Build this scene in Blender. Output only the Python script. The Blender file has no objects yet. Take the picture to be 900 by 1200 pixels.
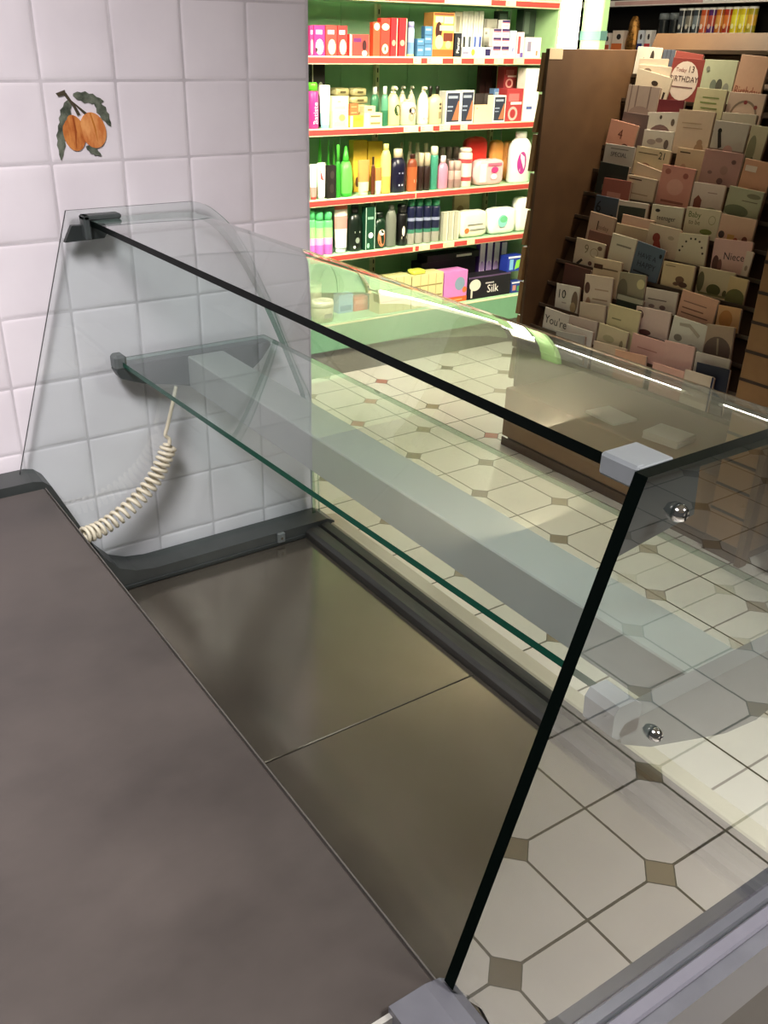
import bpy, bmesh, math, random
from mathutils import Vector, Matrix
random.seed(7)
PI = math.pi
scn = bpy.context.scene
COL = scn.collection

# ------------------------------------------------------------------ materials
def lin(h):
    h = h.lstrip('#')
    o = []
    for i in (0, 2, 4):
        c = int(h[i:i+2], 16) / 255
        o.append(c/12.92 if c <= .04045 else ((c+.055)/1.055)**2.4)
    return (o[0], o[1], o[2], 1)
MATS = {}
def nt_new(name):
    m = bpy.data.materials.new(name); m.use_nodes = True
    nt = m.node_tree; nt.nodes.clear()
    return m, nt, nt.nodes, nt.links
def pmat(col, rough=.5, metal=0, spec=.5, vary=.06, scale=30):
    key = (col, rough, metal, spec, vary, scale)
    if key in MATS: return MATS[key]
    m, nt, N, L = nt_new('surface_' + col.strip('#') + '_%d' % len(MATS))
    out = N.new('ShaderNodeOutputMaterial'); b = N.new('ShaderNodeBsdfPrincipled')
    c = lin(col)
    b.inputs['Roughness'].default_value = rough; b.inputs['Metallic'].default_value = metal
    b.inputs['Specular IOR Level'].default_value = spec
    if vary:
        tc = N.new('ShaderNodeTexCoord'); no = N.new('ShaderNodeTexNoise'); no.inputs['Scale'].default_value = scale
        r = N.new('ShaderNodeMapRange'); r.inputs[3].default_value = 1-vary; r.inputs[4].default_value = 1+vary
        mx = N.new('ShaderNodeMix'); mx.data_type = 'RGBA'; mx.blend_type = 'MULTIPLY'; mx.inputs[0].default_value = 1
        L.new(tc.outputs['Object'], no.inputs['Vector']); L.new(no.outputs['Fac'], r.inputs[0])
        mx.inputs[6].default_value = c; L.new(r.outputs[0], mx.inputs[7]); L.new(mx.outputs[2], b.inputs['Base Color'])
    else:
        b.inputs['Base Color'].default_value = c
    L.new(b.outputs[0], out.inputs[0])
    MATS[key] = m
    return m
def glossy_plastic(col): return pmat(col, .28, 0, .5, .03)
def paper(col): return pmat(col, .55, 0, .35, .05, 60)
def emit(name, col, s):
    m, nt, N, L = nt_new(name)
    out = N.new('ShaderNodeOutputMaterial'); e = N.new('ShaderNodeEmission')
    e.inputs[0].default_value = col; e.inputs[1].default_value = s
    L.new(e.outputs[0], out.inputs[0]); return m
def glass_mat(name, tint):
    # sheet glass: clear transmission plus the Fresnel reflection of both faces of the sheet, 2R/(1+R)
    m, nt, N, L = nt_new(name)
    out = N.new('ShaderNodeOutputMaterial'); tr = N.new('ShaderNodeBsdfTransparent'); gl = N.new('ShaderNodeBsdfGlossy')
    tr.inputs[0].default_value = (*tint, 1); gl.inputs[0].default_value = (1, 1, 1, 1); gl.inputs['Roughness'].default_value = 0
    ge = N.new('ShaderNodeNewGeometry'); mr = N.new('ShaderNodeMapRange')
    mr.inputs[3].default_value = 1.5; mr.inputs[4].default_value = 1/1.5
    fr = N.new('ShaderNodeFresnel'); mx = N.new('ShaderNodeMixShader')
    L.new(ge.outputs['Backfacing'], mr.inputs[0]); L.new(mr.outputs[0], fr.inputs[0])
    x2 = N.new('ShaderNodeMath'); x2.operation = 'MULTIPLY'; x2.inputs[1].default_value = 2; L.new(fr.outputs[0], x2.inputs[0])
    p1 = N.new('ShaderNodeMath'); p1.operation = 'ADD'; p1.inputs[1].default_value = 1; L.new(fr.outputs[0], p1.inputs[0])
    dv = N.new('ShaderNodeMath'); dv.operation = 'DIVIDE'; L.new(x2.outputs[0], dv.inputs[0]); L.new(p1.outputs[0], dv.inputs[1])
    L.new(dv.outputs[0], mx.inputs[0])
    L.new(tr.outputs[0], mx.inputs[1]); L.new(gl.outputs[0], mx.inputs[2]); L.new(mx.outputs[0], out.inputs[0])
    return m
def clear_mat(name, tint):
    m, nt, N, L = nt_new(name)
    out = N.new('ShaderNodeOutputMaterial'); tr = N.new('ShaderNodeBsdfTransparent'); tr.inputs[0].default_value = (*tint, 1); L.new(tr.outputs[0], out.inputs[0])
    return m
def mix_mat(name, c1, c2, scale, rough=(.3, .5), metal=0, stretch=(1, 1, 1), lo=.35, hi=.65, spec=.5, bump=0):
    m, nt, N, L = nt_new(name)
    out = N.new('ShaderNodeOutputMaterial'); b = N.new('ShaderNodeBsdfPrincipled')
    tc = N.new('ShaderNodeTexCoord'); mp = N.new('ShaderNodeMapping'); mp.inputs['Scale'].default_value = stretch
    no = N.new('ShaderNodeTexNoise'); no.inputs['Scale'].default_value = scale; no.inputs['Detail'].default_value = 6; no.inputs['Roughness'].default_value = .6
    r = N.new('ShaderNodeValToRGB'); r.color_ramp.elements[0].position = lo; r.color_ramp.elements[1].position = hi
    r.color_ramp.elements[0].color = lin(c1); r.color_ramp.elements[1].color = lin(c2)
    rr = N.new('ShaderNodeMapRange'); rr.inputs[3].default_value = rough[0]; rr.inputs[4].default_value = rough[1]
    L.new(tc.outputs['Object'], mp.inputs[0]); L.new(mp.outputs[0], no.inputs['Vector'])
    L.new(no.outputs['Fac'], r.inputs[0]); L.new(no.outputs['Fac'], rr.inputs[0])
    L.new(r.outputs[0], b.inputs['Base Color']); L.new(rr.outputs[0], b.inputs['Roughness'])
    b.inputs['Metallic'].default_value = metal; b.inputs['Specular IOR Level'].default_value = spec
    if bump:
        bu = N.new('ShaderNodeBump'); bu.inputs['Strength'].default_value = bump; bu.inputs['Distance'].default_value = .001
        L.new(no.outputs['Fac'], bu.inputs['Height']); L.new(bu.outputs[0], b.inputs['Normal'])
    L.new(b.outputs[0], out.inputs[0])
    return m

# ------------------------------------------------------------------ mesh builder
def hull(pts):
    bm = bmesh.new()
    for p in pts: bm.verts.new(p)
    r = bmesh.ops.convex_hull(bm, input=bm.verts)
    bmesh.ops.dissolve_limit(bm, angle_limit=.01, verts=bm.verts, edges=bm.edges)
    bm.verts.index_update()
    vs = [v.co.copy() for v in bm.verts]; fs = [[v.index for v in f.verts] for f in bm.faces]
    bm.free(); return vs, fs
_hc = {}
class MB:
    def __init__(s): s.v = []; s.f = []; s.m = []; s.sm = []; s.slots = []
    def slot(s, mat):
        if mat not in s.slots: s.slots.append(mat)
        return s.slots.index(mat)
    def add(s, vs, fs, mat, M=None, smooth=False):
        o = len(s.v); k = s.slot(mat)
        for p in vs:
            p = Vector(p); s.v.append(M @ p if M else p)
        for f in fs: s.f.append([o+i for i in f]); s.m.append(k); s.sm.append(smooth)
    def box(s, x0, x1, y0, y1, z0, z1, mat, bev=.0, M=None):
        if bev <= 0:
            vs = [(x, y, z) for x in (x0, x1) for y in (y0, y1) for z in (z0, z1)]
            fs = [(0, 1, 3, 2), (4, 6, 7, 5), (0, 4, 5, 1), (2, 3, 7, 6), (0, 2, 6, 4), (1, 5, 7, 3)]
        else:
            b = min(bev, (x1-x0)*.45, (y1-y0)*.45, (z1-z0)*.45); P = []
            for sx, X in ((1, x0), (-1, x1)):
                for sy, Y in ((1, y0), (-1, y1)):
                    for sz, Z in ((1, z0), (-1, z1)):
                        P += [(X, Y+sy*b, Z+sz*b), (X+sx*b, Y, Z+sz*b), (X+sx*b, Y+sy*b, Z)]
            vs, fs = hull(P)
        s.add(vs, fs, mat, M)
    def prism(s, poly, a0, a1, mat, axis='x', edge=None, smooth=False, M=None, cap0=None):
        # polygon in the plane across `axis`, pushed along it from a0 to a1; poly (u,v): x-> (y,z), y-> (x,z), z-> (x,y)
        def P(u, v, a): return {'x': (a, u, v), 'y': (u, a, v), 'z': (u, v, a)}[axis]
        n = len(poly)
        area = sum(poly[i][0]*poly[(i+1) % n][1]-poly[(i+1) % n][0]*poly[i][1] for i in range(n))
        if (area < 0) != (axis == 'y'): poly = poly[::-1]
        vs = [P(u, v, a0) for u, v in poly]+[P(u, v, a1) for u, v in poly]
        s.add(vs, [list(range(n))[::-1]], cap0 or mat, M); s.add(vs, [list(range(n, 2*n))], mat, M)
        for i in range(n): s.add(vs, [(i, (i+1) % n, n+(i+1) % n, n+i)], (edge[i] if isinstance(edge, list) else edge((poly[i][0]+poly[(i+1) % n][0])/2, (poly[i][1]+poly[(i+1) % n][1])/2) if callable(edge) else edge) or mat, M, smooth)
    def lathe(s, prof, mat, n=16, sx=1, sy=1, M=None, segmats=None, smooth=True):
        vs = []; rings = len(prof)
        for r, z in prof:
            for k in range(n):
                a = 2*PI*k/n; vs.append((r*sx*math.cos(a), r*sy*math.sin(a), z))
        o = len(s.v)
        for p in vs:
            p = Vector(p); s.v.append(M @ p if M else p)
        for i in range(rings-1):
            k2 = s.slot(segmats[i] if segmats else mat)
            for k in range(n):
                a = o+i*n+k; b = o+i*n+(k+1) % n
                s.f.append([a, b, b+n, a+n]); s.m.append(k2); s.sm.append(smooth)
        for ring, rev in ((0, True), (rings-1, False)):
            f = [o+ring*n+k for k in range(n)]
            if rev: f = f[::-1]
            s.f.append(f); s.m.append(s.slot(segmats[0 if rev else -1] if segmats else mat)); s.sm.append(False)
    def tube(s, pts, r, mat, n=8, smooth=True):
        pts = [Vector(p) for p in pts]; o = len(s.v); up = None
        rad = r if isinstance(r, (list, tuple)) else [r]*len(pts)
        for i, p in enumerate(pts):
            t = (pts[min(i+1, len(pts)-1)]-pts[max(i-1, 0)]).normalized()
            if up is None: up = t.orthogonal().normalized()
            up = (up - t*up.dot(t)).normalized(); w = t.cross(up)
            for k in range(n):
                a = 2*PI*k/n; s.v.append(p+(up*math.cos(a)+w*math.sin(a))*rad[i])
        kk = s.slot(mat)
        for i in range(len(pts)-1):
            for k in range(n):
                a = o+i*n+k; b = o+i*n+(k+1) % n
                s.f.append([a, b, b+n, a+n]); s.m.append(kk); s.sm.append(smooth)
        s.f.append([o+k for k in range(n)][::-1]); s.m.append(kk); s.sm.append(False)
        e = o+(len(pts)-1)*n
        s.f.append([e+k for k in range(n)]); s.m.append(kk); s.sm.append(False)
    def text(s, txt, size, mat, M, depth=.0004, width=None):
        cu = bpy.data.curves.new('lettering', 'FONT'); cu.body = txt; cu.size = size; cu.extrude = depth
        cu.align_x = 'CENTER'; cu.align_y = 'CENTER'; cu.resolution_u = 2
        ob = bpy.data.objects.new('lettering', cu); COL.objects.link(ob)
        dg = bpy.context.evaluated_depsgraph_get(); me = ob.evaluated_get(dg).to_mesh()
        vs = [v.co.copy() for v in me.vertices]; fs = [list(p.vertices) for p in me.polygons]
        ob.evaluated_get(dg).to_mesh_clear(); bpy.data.objects.remove(ob); bpy.data.curves.remove(cu)
        if vs and width:
            w = max(v.x for v in vs)-min(v.x for v in vs)
            if w > width: M = M @ Matrix.Diagonal((width/w, 1, 1, 1))
        s.add(vs, fs, mat, M)
    def build(s, name, parent=None, loc=None, rot=None, sharp=None):
        me = bpy.data.meshes.new(name)
        me.from_pydata([tuple(v) for v in s.v], [], s.f)
        for m in s.slots: me.materials.append(m)
        me.polygons.foreach_set('material_index', s.m); me.polygons.foreach_set('use_smooth', s.sm)
        me.update()
        o = bpy.data.objects.new(name, me); COL.objects.link(o)
        if parent: o.parent = parent
        if loc: o.location = loc
        if rot: o.rotation_euler = rot
        return o
def tag(o, label=None, cat=None, group=None, kind=None):
    if label: o['label'] = label
    if cat: o['category'] = cat
    if group: o['group'] = group
    if kind: o['kind'] = kind
    return o
def empty(name, loc, label, cat, group=None):
    o = bpy.data.objects.new(name, None); COL.objects.link(o); o.location = loc; o.empty_display_size = .05
    return tag(o, label, cat, group)
def smooth_curve(pts, n=6):
    # Catmull-Rom through the points
    P = [pts[0]]+list(pts)+[pts[-1]]; out = []
    for i in range(1, len(P)-2):
        p0, p1, p2, p3 = [Vector(p) for p in P[i-1:i+3]]
        for k in range(n):
            t = k/n
            out.append(.5*((2*p1)+(-p0+p2)*t+(2*p0-5*p1+4*p2-p3)*t*t+(-p0+3*p1-3*p2+p3)*t**3))
    out.append(Vector(pts[-1])); return out
def ellipse(cx, cy, rx, ry, n=20): return [(cx+rx*math.cos(2*PI*k/n), cy+ry*math.sin(2*PI*k/n)) for k in range(n)]

# printed marks on a flat front. M maps (s,t,0) -> front surface, s,t in metres from the lower left corner
def prints(mb, marks, w, h, M, layer=.0004):
    for i, e in enumerate(marks):
        off = layer*(1+i*.25); T = M @ Matrix.Translation((0, 0, off)); k = e[0]
        if k == 'r':
            mb.add([(e[1]*w, e[3]*h, 0), (e[2]*w, e[3]*h, 0), (e[2]*w, e[4]*h, 0), (e[1]*w, e[4]*h, 0)], [(0, 1, 2, 3)], paper(e[5]), T)
        elif k == 'o':
            p = ellipse(e[1]*w, e[2]*h, e[3]*w, e[4]*h)
            p = [(min(max(a, .0005), w-.0005), min(max(b, .0005), h-.0005)) for a, b in p]; p = [q for i, q in enumerate(p) if abs(q[0]-p[i-1][0])+abs(q[1]-p[i-1][1]) > 1e-6]
            mb.add([(a, b, 0) for a, b in p], [list(range(len(p)))], paper(e[5]), T)
        elif k == 'ring':
            p = ellipse(e[1]*w, e[2]*h, e[3]*w, e[4]*h, 24); q = ellipse(e[1]*w, e[2]*h, e[3]*w*.86, e[4]*h*.86, 24); n = 24
            mb.add([(a, b, 0) for a, b in p+q], [(j, (j+1) % n, n+(j+1) % n, n+j) for j in range(n)], paper(e[5]), T)
        elif k == 'p':
            p = [(min(max(a, 0), 1)*w, min(max(b, 0), 1)*h) for a, b in e[1]]; n = len(p)
            ar = sum(p[j][0]*p[(j+1) % n][1]-p[(j+1) % n][0]*p[j][1] for j in range(n))
            if ar < 0: p = p[::-1]
            mb.add([(a, b, 0) for a, b in p], [list(range(n))], paper(e[2]), T)
        elif k == 't':
            mb.text(e[1], e[4]*h*1.3, paper(e[5]), T @ Matrix.Translation((e[2]*w, e[3]*h, 0)), .0002, w*.9)
        elif k == 'tv':     # running upwards: text, x, start, length
            mb.text(e[1], min(w*.62, e[4]*h*.45), paper(e[5]), T @ Matrix.Translation((e[2]*w, (e[3]+e[4]/2)*h, 0)) @ Matrix.Rotation(PI/2, 4, 'Z'), .0002, e[4]*h)
        elif k == 'tv0':
            mb.text(e[1], e[4]*h*1.4, paper(e[5]), T @ Matrix.Translation((e[2]*w, (e[3]+e[4]/2)*h, 0)), .0002, w*.3)
LIGHT_PANEL = 19.0; WORLD = .07; EXPO = 0.0
PRODUCTS=[
('box', -2.547, 2.117, 1.736, 0.023, 0.139, 0.035, ['#c22a78'], [('r', 0.15, 0.75, 0.72, 0.86, '#f6d8e4'), ('o', 0.55, 0.3, 0.36, 0.26, '#f0dfae')], 'hair_removal_box', 'magenta carton cut off by the tiled wall, leftmost of the four tall cartons', None),
('box', -2.55, 2.164, 1.736, 0.067, 0.141, 0.04, ['#b92a80'], [('r', 0.15, 0.75, 0.72, 0.86, '#f6d8e4'), ('o', 0.5, 0.3, 0.38, 0.26, '#f0e6cc'), ('o', 0.2, 0.2, 0.1, 0.08, '#40202a')], 'hair_removal_box', 'magenta carton with pale oval print, second of the four tall cartons', None),
('box', -2.551, 2.236, 1.736, 0.069, 0.142, 0.041, ['#d6423a'], [('r', 0.15, 0.75, 0.72, 0.86, '#f6d8e4'), ('o', 0.55, 0.3, 0.36, 0.26, '#f0dfae')], 'hair_removal_box', 'orange-red carton with cream print beside the magenta cartons', None),
('box', -2.549, 2.304, 1.736, 0.062, 0.142, 0.037, ['#cf3230'], [('r', 0.15, 0.75, 0.72, 0.86, '#f6d8e4'), ('o', 0.55, 0.3, 0.36, 0.26, '#f0dfae')], 'hair_removal_box', 'red carton with cream print, rightmost of the four tall cartons by the tiled wall', None),
('box', -2.567, 2.409, 1.736, 0.124, 0.104, 0.074, ['#d9423c'], [('r', 0, 0.1, 0, 1, '#f5e6da'), ('r', 0.2, 0.6, 0.66, 0.84, '#6a2468'), ('o', 0.77, 0.5, 0.12, 0.26, '#3a1418'), ('o', 0.78, 0.14, 0.14, 0.14, '#f0d8b8')], 'hair_colour_box', 'short wide red box with a dark-haired head printed on it', None),
('box', -2.547, 2.519, 1.736, 0.047, 0.163, 0.035, ['#d8502e'], [('o', 0.5, 0.88, 0.42, 0.11, '#f4e7bd')], 'soap_box', 'slim orange-red box with a cream disc at its top, next to the metal upright', None),
('box', -2.548, 2.575, 1.736, 0.061, 0.183, 0.037, ['#d03a2c'], [('o', 0.5, 0.78, 0.42, 0.09, '#f2d9b6'), ('o', 0.5, 0.2, 0.36, 0.13, '#f0d8b4'), ('o', 0.5, 0.2, 0.1, 0.06, '#5a4a20')], 'soap_box', 'tall red box with two cream ovals one above the other', None),
('box', -2.547, 2.633, 1.736, 0.045, 0.185, 0.035, ['#d0202a'], [('r', 0, 1, 0, 0.26, '#a82a30'), ('o', 0.45, 0.36, 0.3, 0.08, '#e8a08a'), ('r', 0.88, 1, 0, 1, '#efc9b0')], 'toothpaste_box', 'tall red box with darker foot, left one of the matching pair', None),
('box', -2.547, 2.691, 1.736, 0.054, 0.186, 0.035, ['#d0202a'], [('r', 0, 1, 0, 0.26, '#a82a30'), ('o', 0.45, 0.36, 0.3, 0.08, '#e8a08a'), ('r', 0.88, 1, 0, 1, '#efc9b0')], 'toothpaste_box', 'tall red box with darker foot, right one of the pair beside the blue spray can', None),
('can', -2.551, 2.757, 1.736, 0.042, 0.171, 0.042, ['#7f9ec4', '#a7a6dd', 0.17, [(0, '#d8d88a'), (0.1, '#6f92bd'), (0.5, '#9eb6d2')]], [], 'spray_can', 'slim blue spray can with a lilac cap', None),
('box', -2.547, 2.814, 1.736, 0.049, 0.054, 0.035, ['#4f7ea6'], [('r', 0.1, 0.8, 0.55, 0.75, '#9cc0d8'), ('r', 0, 1, 0, 0.1, '#33597c')], 'small_blue_box', 'small blue box by the spray can, bottom of the left pile', 'small blue boxes piled on the upper shelf'),
('box', -2.547, 2.813, 1.79, 0.049, 0.036, 0.035, ['#4f7ea6'], [('r', 0.1, 0.8, 0.55, 0.75, '#9cc0d8'), ('r', 0, 1, 0, 0.1, '#33597c')], 'small_blue_box', 'small blue box by the spray can, upper one of the left pile', 'small blue boxes piled on the upper shelf'),
('box', -2.547, 2.868, 1.736, 0.055, 0.062, 0.035, ['#4f7ea6'], [('r', 0.1, 0.8, 0.55, 0.75, '#9cc0d8'), ('r', 0, 1, 0, 0.1, '#33597c')], 'small_blue_box', 'small blue box by the spray can, bottom of the right pile', 'small blue boxes piled on the upper shelf'),
('box', -2.547, 2.866, 1.798, 0.054, 0.043, 0.035, ['#4f7ea6'], [('r', 0.1, 0.8, 0.55, 0.75, '#9cc0d8'), ('r', 0, 1, 0, 0.1, '#33597c')], 'small_blue_box', 'small blue box by the spray can, middle of the right pile', 'small blue boxes piled on the upper shelf'),
('box', -2.547, 2.865, 1.841, 0.054, 0.046, 0.035, ['#4f7ea6'], [('r', 0.1, 0.8, 0.55, 0.75, '#9cc0d8'), ('r', 0, 1, 0, 0.1, '#33597c')], 'small_blue_box', 'small blue box by the spray can, topmost of the right pile', 'small blue boxes piled on the upper shelf'),
('box', -2.683, 2.975, 1.736, 0.042, 0.219, 0.035, ['#241c1c'], [('r', 0.15, 0.85, 0.2, 0.7, '#ece4dc')], 'carton', 'narrow black and white carton half hidden behind the piled blue boxes', None),
('box', -2.574, 2.968, 1.736, 0.148, 0.219, 0.089, ['#e29a52'], [('r', 0, 1, 0, 0.17, '#e0602c'), ('r', 0.02, 0.98, 0.94, 1, '#7a4a2a'), ('r', 0.08, 0.46, 0.78, 0.92, '#f0cda6'), ('r', 0.5, 0.95, 0.76, 0.92, '#f0cdaa'), ('o', 0.26, 0.6, 0.16, 0.2, '#3b1a16'), ('r', 0.3, 0.98, 0.6, 0.72, '#e7c0a6'), ('r', 0.5, 0.96, 0.36, 0.55, '#6a2f20'), ('o', 0.3, 0.34, 0.2, 0.16, '#f0ba98'), ('o', 0.75, 0.28, 0.14, 0.09, '#f2b48a')], 'hair_colour_box', 'large orange box with a brown-haired face and pale panels', None),
('box', -2.69, 3.178, 1.736, 0.057, 0.233, 0.05, ['#d9d3bd'], [('r', 0.2, 0.7, 0.55, 0.9, '#a59f8c')], 'carton', 'tall beige carton behind the black box with upright white lettering', None),
('box', -2.547, 3.077, 1.736, 0.049, 0.121, 0.035, ['#20222a'], [('tv', 'Plantur', 0.5, 0.1, 0.8, '#f2f2f2')], 'hair_product_box', 'short black box with white lettering running up its front', None),
('box', -2.671, 3.229, 1.736, 0.039, 0.236, 0.012, ['#efece2'], [('r', 0.25, 0.75, 0.02, 0.45, '#3b3d40'), ('r', 0.3, 0.7, 0.5, 0.9, '#dcdacf')], 'toothbrush_pack', 'white blister pack with dark foot, leftmost of the four upright packs', 'upright white blister packs'),
('box', -2.671, 3.27, 1.736, 0.038, 0.238, 0.012, ['#efece2'], [('r', 0.25, 0.75, 0.02, 0.45, '#4a5560'), ('r', 0.3, 0.7, 0.5, 0.9, '#dcdacf')], 'toothbrush_pack', 'white blister pack with grey foot, second of the four upright packs', 'upright white blister packs'),
('box', -2.671, 3.311, 1.736, 0.035, 0.239, 0.012, ['#efece2'], [('r', 0.25, 0.75, 0.02, 0.45, '#3f62b4'), ('r', 0.3, 0.7, 0.5, 0.9, '#dcdacf')], 'toothbrush_pack', 'white blister pack with light blue brush, third of the four upright packs', 'upright white blister packs'),
('box', -2.671, 3.349, 1.736, 0.036, 0.24, 0.012, ['#efece2'], [('r', 0.25, 0.75, 0.02, 0.45, '#3a55b0'), ('r', 0.3, 0.7, 0.5, 0.9, '#dcdacf')], 'toothbrush_pack', 'white blister pack with deep blue brush, rightmost of the four upright packs', 'upright white blister packs'),
('box', -2.559, 3.156, 1.736, 0.097, 0.052, 0.058, ['#e8e2d8'], [('o', 0.85, 0.5, 0.14, 0.35, '#e9d23a'), ('r', 0.05, 0.5, 0.3, 0.6, '#8a86a0')], 'toothpaste_box', 'low white carton lying flat under the upright packs', None),
('box', -2.565, 3.268, 1.736, 0.118, 0.053, 0.071, ['#efe9e4'], [('r', 0.6, 0.95, 0.15, 0.85, '#2c2452')], 'toothpaste_box', 'low white carton with dark blue end lying beside the pile of small white boxes', None),
('box', -2.683, 3.408, 1.736, 0.061, 0.105, 0.037, ['#cfccc2'], [('r', 0.1, 0.4, 0.3, 0.6, '#8d8a84')], 'carton', 'lower grey-white carton stacked behind the low white box', None),
('box', -2.683, 3.406, 1.841, 0.061, 0.049, 0.037, ['#dcd8cf'], [('r', 0.1, 0.4, 0.3, 0.6, '#8d8a84')], 'carton', 'middle grey-white carton of the stack behind the low white box', None),
('box', -2.696, 3.424, 1.89, 0.102, 0.047, 0.061, ['#b9b6aa'], [('r', 0, 0.2, 0, 1, '#8f8c82')], 'carton', 'grey carton lying across the stack behind the low white box', None),
('box', -2.549, 3.367, 1.736, 0.062, 0.061, 0.037, ['#f3e6ea'], [('r', 0, 1, 0.72, 1, '#3c2c5c'), ('r', 0, 1, 0.6, 0.7, '#d9506a'), ('r', 0.15, 0.8, 0.2, 0.4, '#b9a6b4')], 'ointment_box', 'small white box with purple top band, bottom in the left pile', 'piled small white boxes with purple bands'),
('box', -2.549, 3.364, 1.797, 0.062, 0.044, 0.037, ['#f3e6ea'], [('r', 0, 1, 0.72, 1, '#3c2c5c'), ('r', 0, 1, 0.6, 0.7, '#d9506a'), ('r', 0.15, 0.8, 0.2, 0.4, '#b9a6b4')], 'ointment_box', 'small white box with purple top band, second in the left pile', 'piled small white boxes with purple bands'),
('box', -2.548, 3.362, 1.84, 0.062, 0.045, 0.037, ['#f3e6ea'], [('r', 0, 1, 0.72, 1, '#3c2c5c'), ('r', 0, 1, 0.6, 0.7, '#d9506a'), ('r', 0.15, 0.8, 0.2, 0.4, '#b9a6b4')], 'ointment_box', 'small white box with purple top band, top in the left pile', 'piled small white boxes with purple bands'),
('box', -2.548, 3.43, 1.736, 0.06, 0.061, 0.036, ['#f3e6ea'], [('r', 0, 1, 0.72, 1, '#3c2c5c'), ('r', 0, 1, 0.6, 0.7, '#d9506a'), ('r', 0.15, 0.8, 0.2, 0.4, '#b9a6b4')], 'ointment_box', 'small white box with purple top band, bottom in the right pile', 'piled small white boxes with purple bands'),
('box', -2.548, 3.428, 1.797, 0.06, 0.044, 0.036, ['#f3e6ea'], [('r', 0, 1, 0.72, 1, '#3c2c5c'), ('r', 0, 1, 0.6, 0.7, '#d9506a'), ('r', 0.15, 0.8, 0.2, 0.4, '#b9a6b4')], 'ointment_box', 'small white box with purple top band, second in the right pile', 'piled small white boxes with purple bands'),
('box', -2.548, 3.425, 1.841, 0.06, 0.045, 0.036, ['#f3e6ea'], [('r', 0, 1, 0.72, 1, '#3c2c5c'), ('r', 0, 1, 0.6, 0.7, '#d9506a'), ('r', 0.15, 0.8, 0.2, 0.4, '#b9a6b4')], 'ointment_box', 'small white box with purple top band, third in the right pile', 'piled small white boxes with purple bands'),
('box', -2.548, 3.422, 1.887, 0.06, 0.043, 0.036, ['#f3e6ea'], [('r', 0, 1, 0.72, 1, '#3c2c5c'), ('r', 0, 1, 0.6, 0.7, '#d9506a'), ('r', 0.15, 0.8, 0.2, 0.4, '#b9a6b4')], 'ointment_box', 'small white box with purple top band, top in the right pile', 'piled small white boxes with purple bands'),
('box', -2.687, 3.516, 1.736, 0.074, 0.244, 0.044, ['#27352a'], [('r', 0.1, 0.9, 0.75, 0.95, '#55695a')], 'comb_pack', 'dark green pack standing behind the piled small white boxes', None),
('box', -2.545, 3.487, 1.736, 0.05, 0.141, 0.03, ['#bcd0e0'], [('o', 0.55, 0.3, 0.4, 0.25, '#f3f5f8'), ('o', 0.55, 0.3, 0.15, 0.1, '#7d86b8')], 'oral_care_pack', 'pale blue pack with a round white print, right of the small white boxes', None),
('box', -2.545, 3.546, 1.736, 0.054, 0.134, 0.03, ['#efd6d6'], [('r', 0.1, 0.5, 0.15, 0.85, '#d04a50'), ('r', 0.55, 1, 0.0, 0.2, '#6a55a0')], 'oral_care_pack', 'pinkish pack with a red stripe beside the pale blue pack', None),
('box', -2.567, 3.65, 1.736, 0.123, 0.109, 0.074, ['#f4efec'], [('r', 0.1, 0.35, 0.3, 0.8, '#8a7f98'), ('r', 0.7, 0.82, 0.1, 0.35, '#b07a5a')], 'carton', 'white carton with a grey print at the right end of the upper shelf', None),
('box', -2.696, 3.727, 1.736, 0.104, 0.259, 0.063, ['#3d4a40'], [('r', 0, 1, 0, 0.35, '#a8362e'), ('r', 0.1, 0.5, 0.5, 0.95, '#5d6c60')], 'hair_brush_pack', 'dark pack with a red foot at the right end, behind the white carton', None),
('box', -2.705, 2.234, 1.39, 0.092, 0.308, 0.08, ['#15120f'], [('o', 0.7, 0.6, 0.2, 0.12, '#8d8a80'), ('r', 0.1, 0.16, 0.2, 1, '#c9c2ae')], 'gift_box', 'tall black box with a round grey clasp, behind the pink bottle', None),
('can', -2.563, 2.137, 1.39, 0.066, 0.223, 0.066, ['#b92f7c', '#5cc22c', 0.18, None], [('tv', 'Batiste', 0.55, 0.12, 0.6, '#f4e9ee')], 'spray_can', 'magenta dry shampoo can with lime green cap and white lettering', None),
('tube', -2.549, 2.207, 1.39, 0.064, 0.21, 0.038, ['#eef0e8', '#8ad0d6', 0.08, [(0, '#9ed6d8'), (0.35, '#dfeeea'), (0.6, '#f1efe6')]], [], 'cream_tube', 'white tube fading to turquoise at its foot', None),
('box', -2.561, 2.294, 1.39, 0.103, 0.085, 0.062, ['#f0e2a6'], [('r', 0.12, 0.8, 0.1, 0.32, '#97949c'), ('o', 0.6, 0.6, 0.2, 0.2, '#e6cf5e')], 'soap_box', 'cream box with a grey bar, lower of the two stacked by the turquoise tube', None),
('box', -2.561, 2.294, 1.475, 0.103, 0.071, 0.062, ['#f2e6b4'], [('r', 0.12, 0.8, 0.1, 0.32, '#97949c'), ('r', 0.3, 0.5, 0.6, 0.68, '#9a9a70')], 'soap_box', 'cream box with a grey bar, upper of the two stacked by the turquoise tube', None),
('pillow', -2.705, 2.382, 1.39, 0.107, 0.11, 0.08, ['#a8a070'], [('r', 0.3, 0.7, 0.35, 0.65, '#5c5232')], 'soap_pack', 'wrapped olive-beige soap pack, left one in the bottom layer behind the yellow box', 'wrapped soap packs heaped at the back'),
('pillow', -2.705, 2.505, 1.39, 0.127, 0.108, 0.08, ['#a8a070'], [('r', 0.3, 0.7, 0.35, 0.65, '#5c5232')], 'soap_pack', 'wrapped olive-beige soap pack, right one in the bottom layer behind the yellow box', 'wrapped soap packs heaped at the back'),
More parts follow.
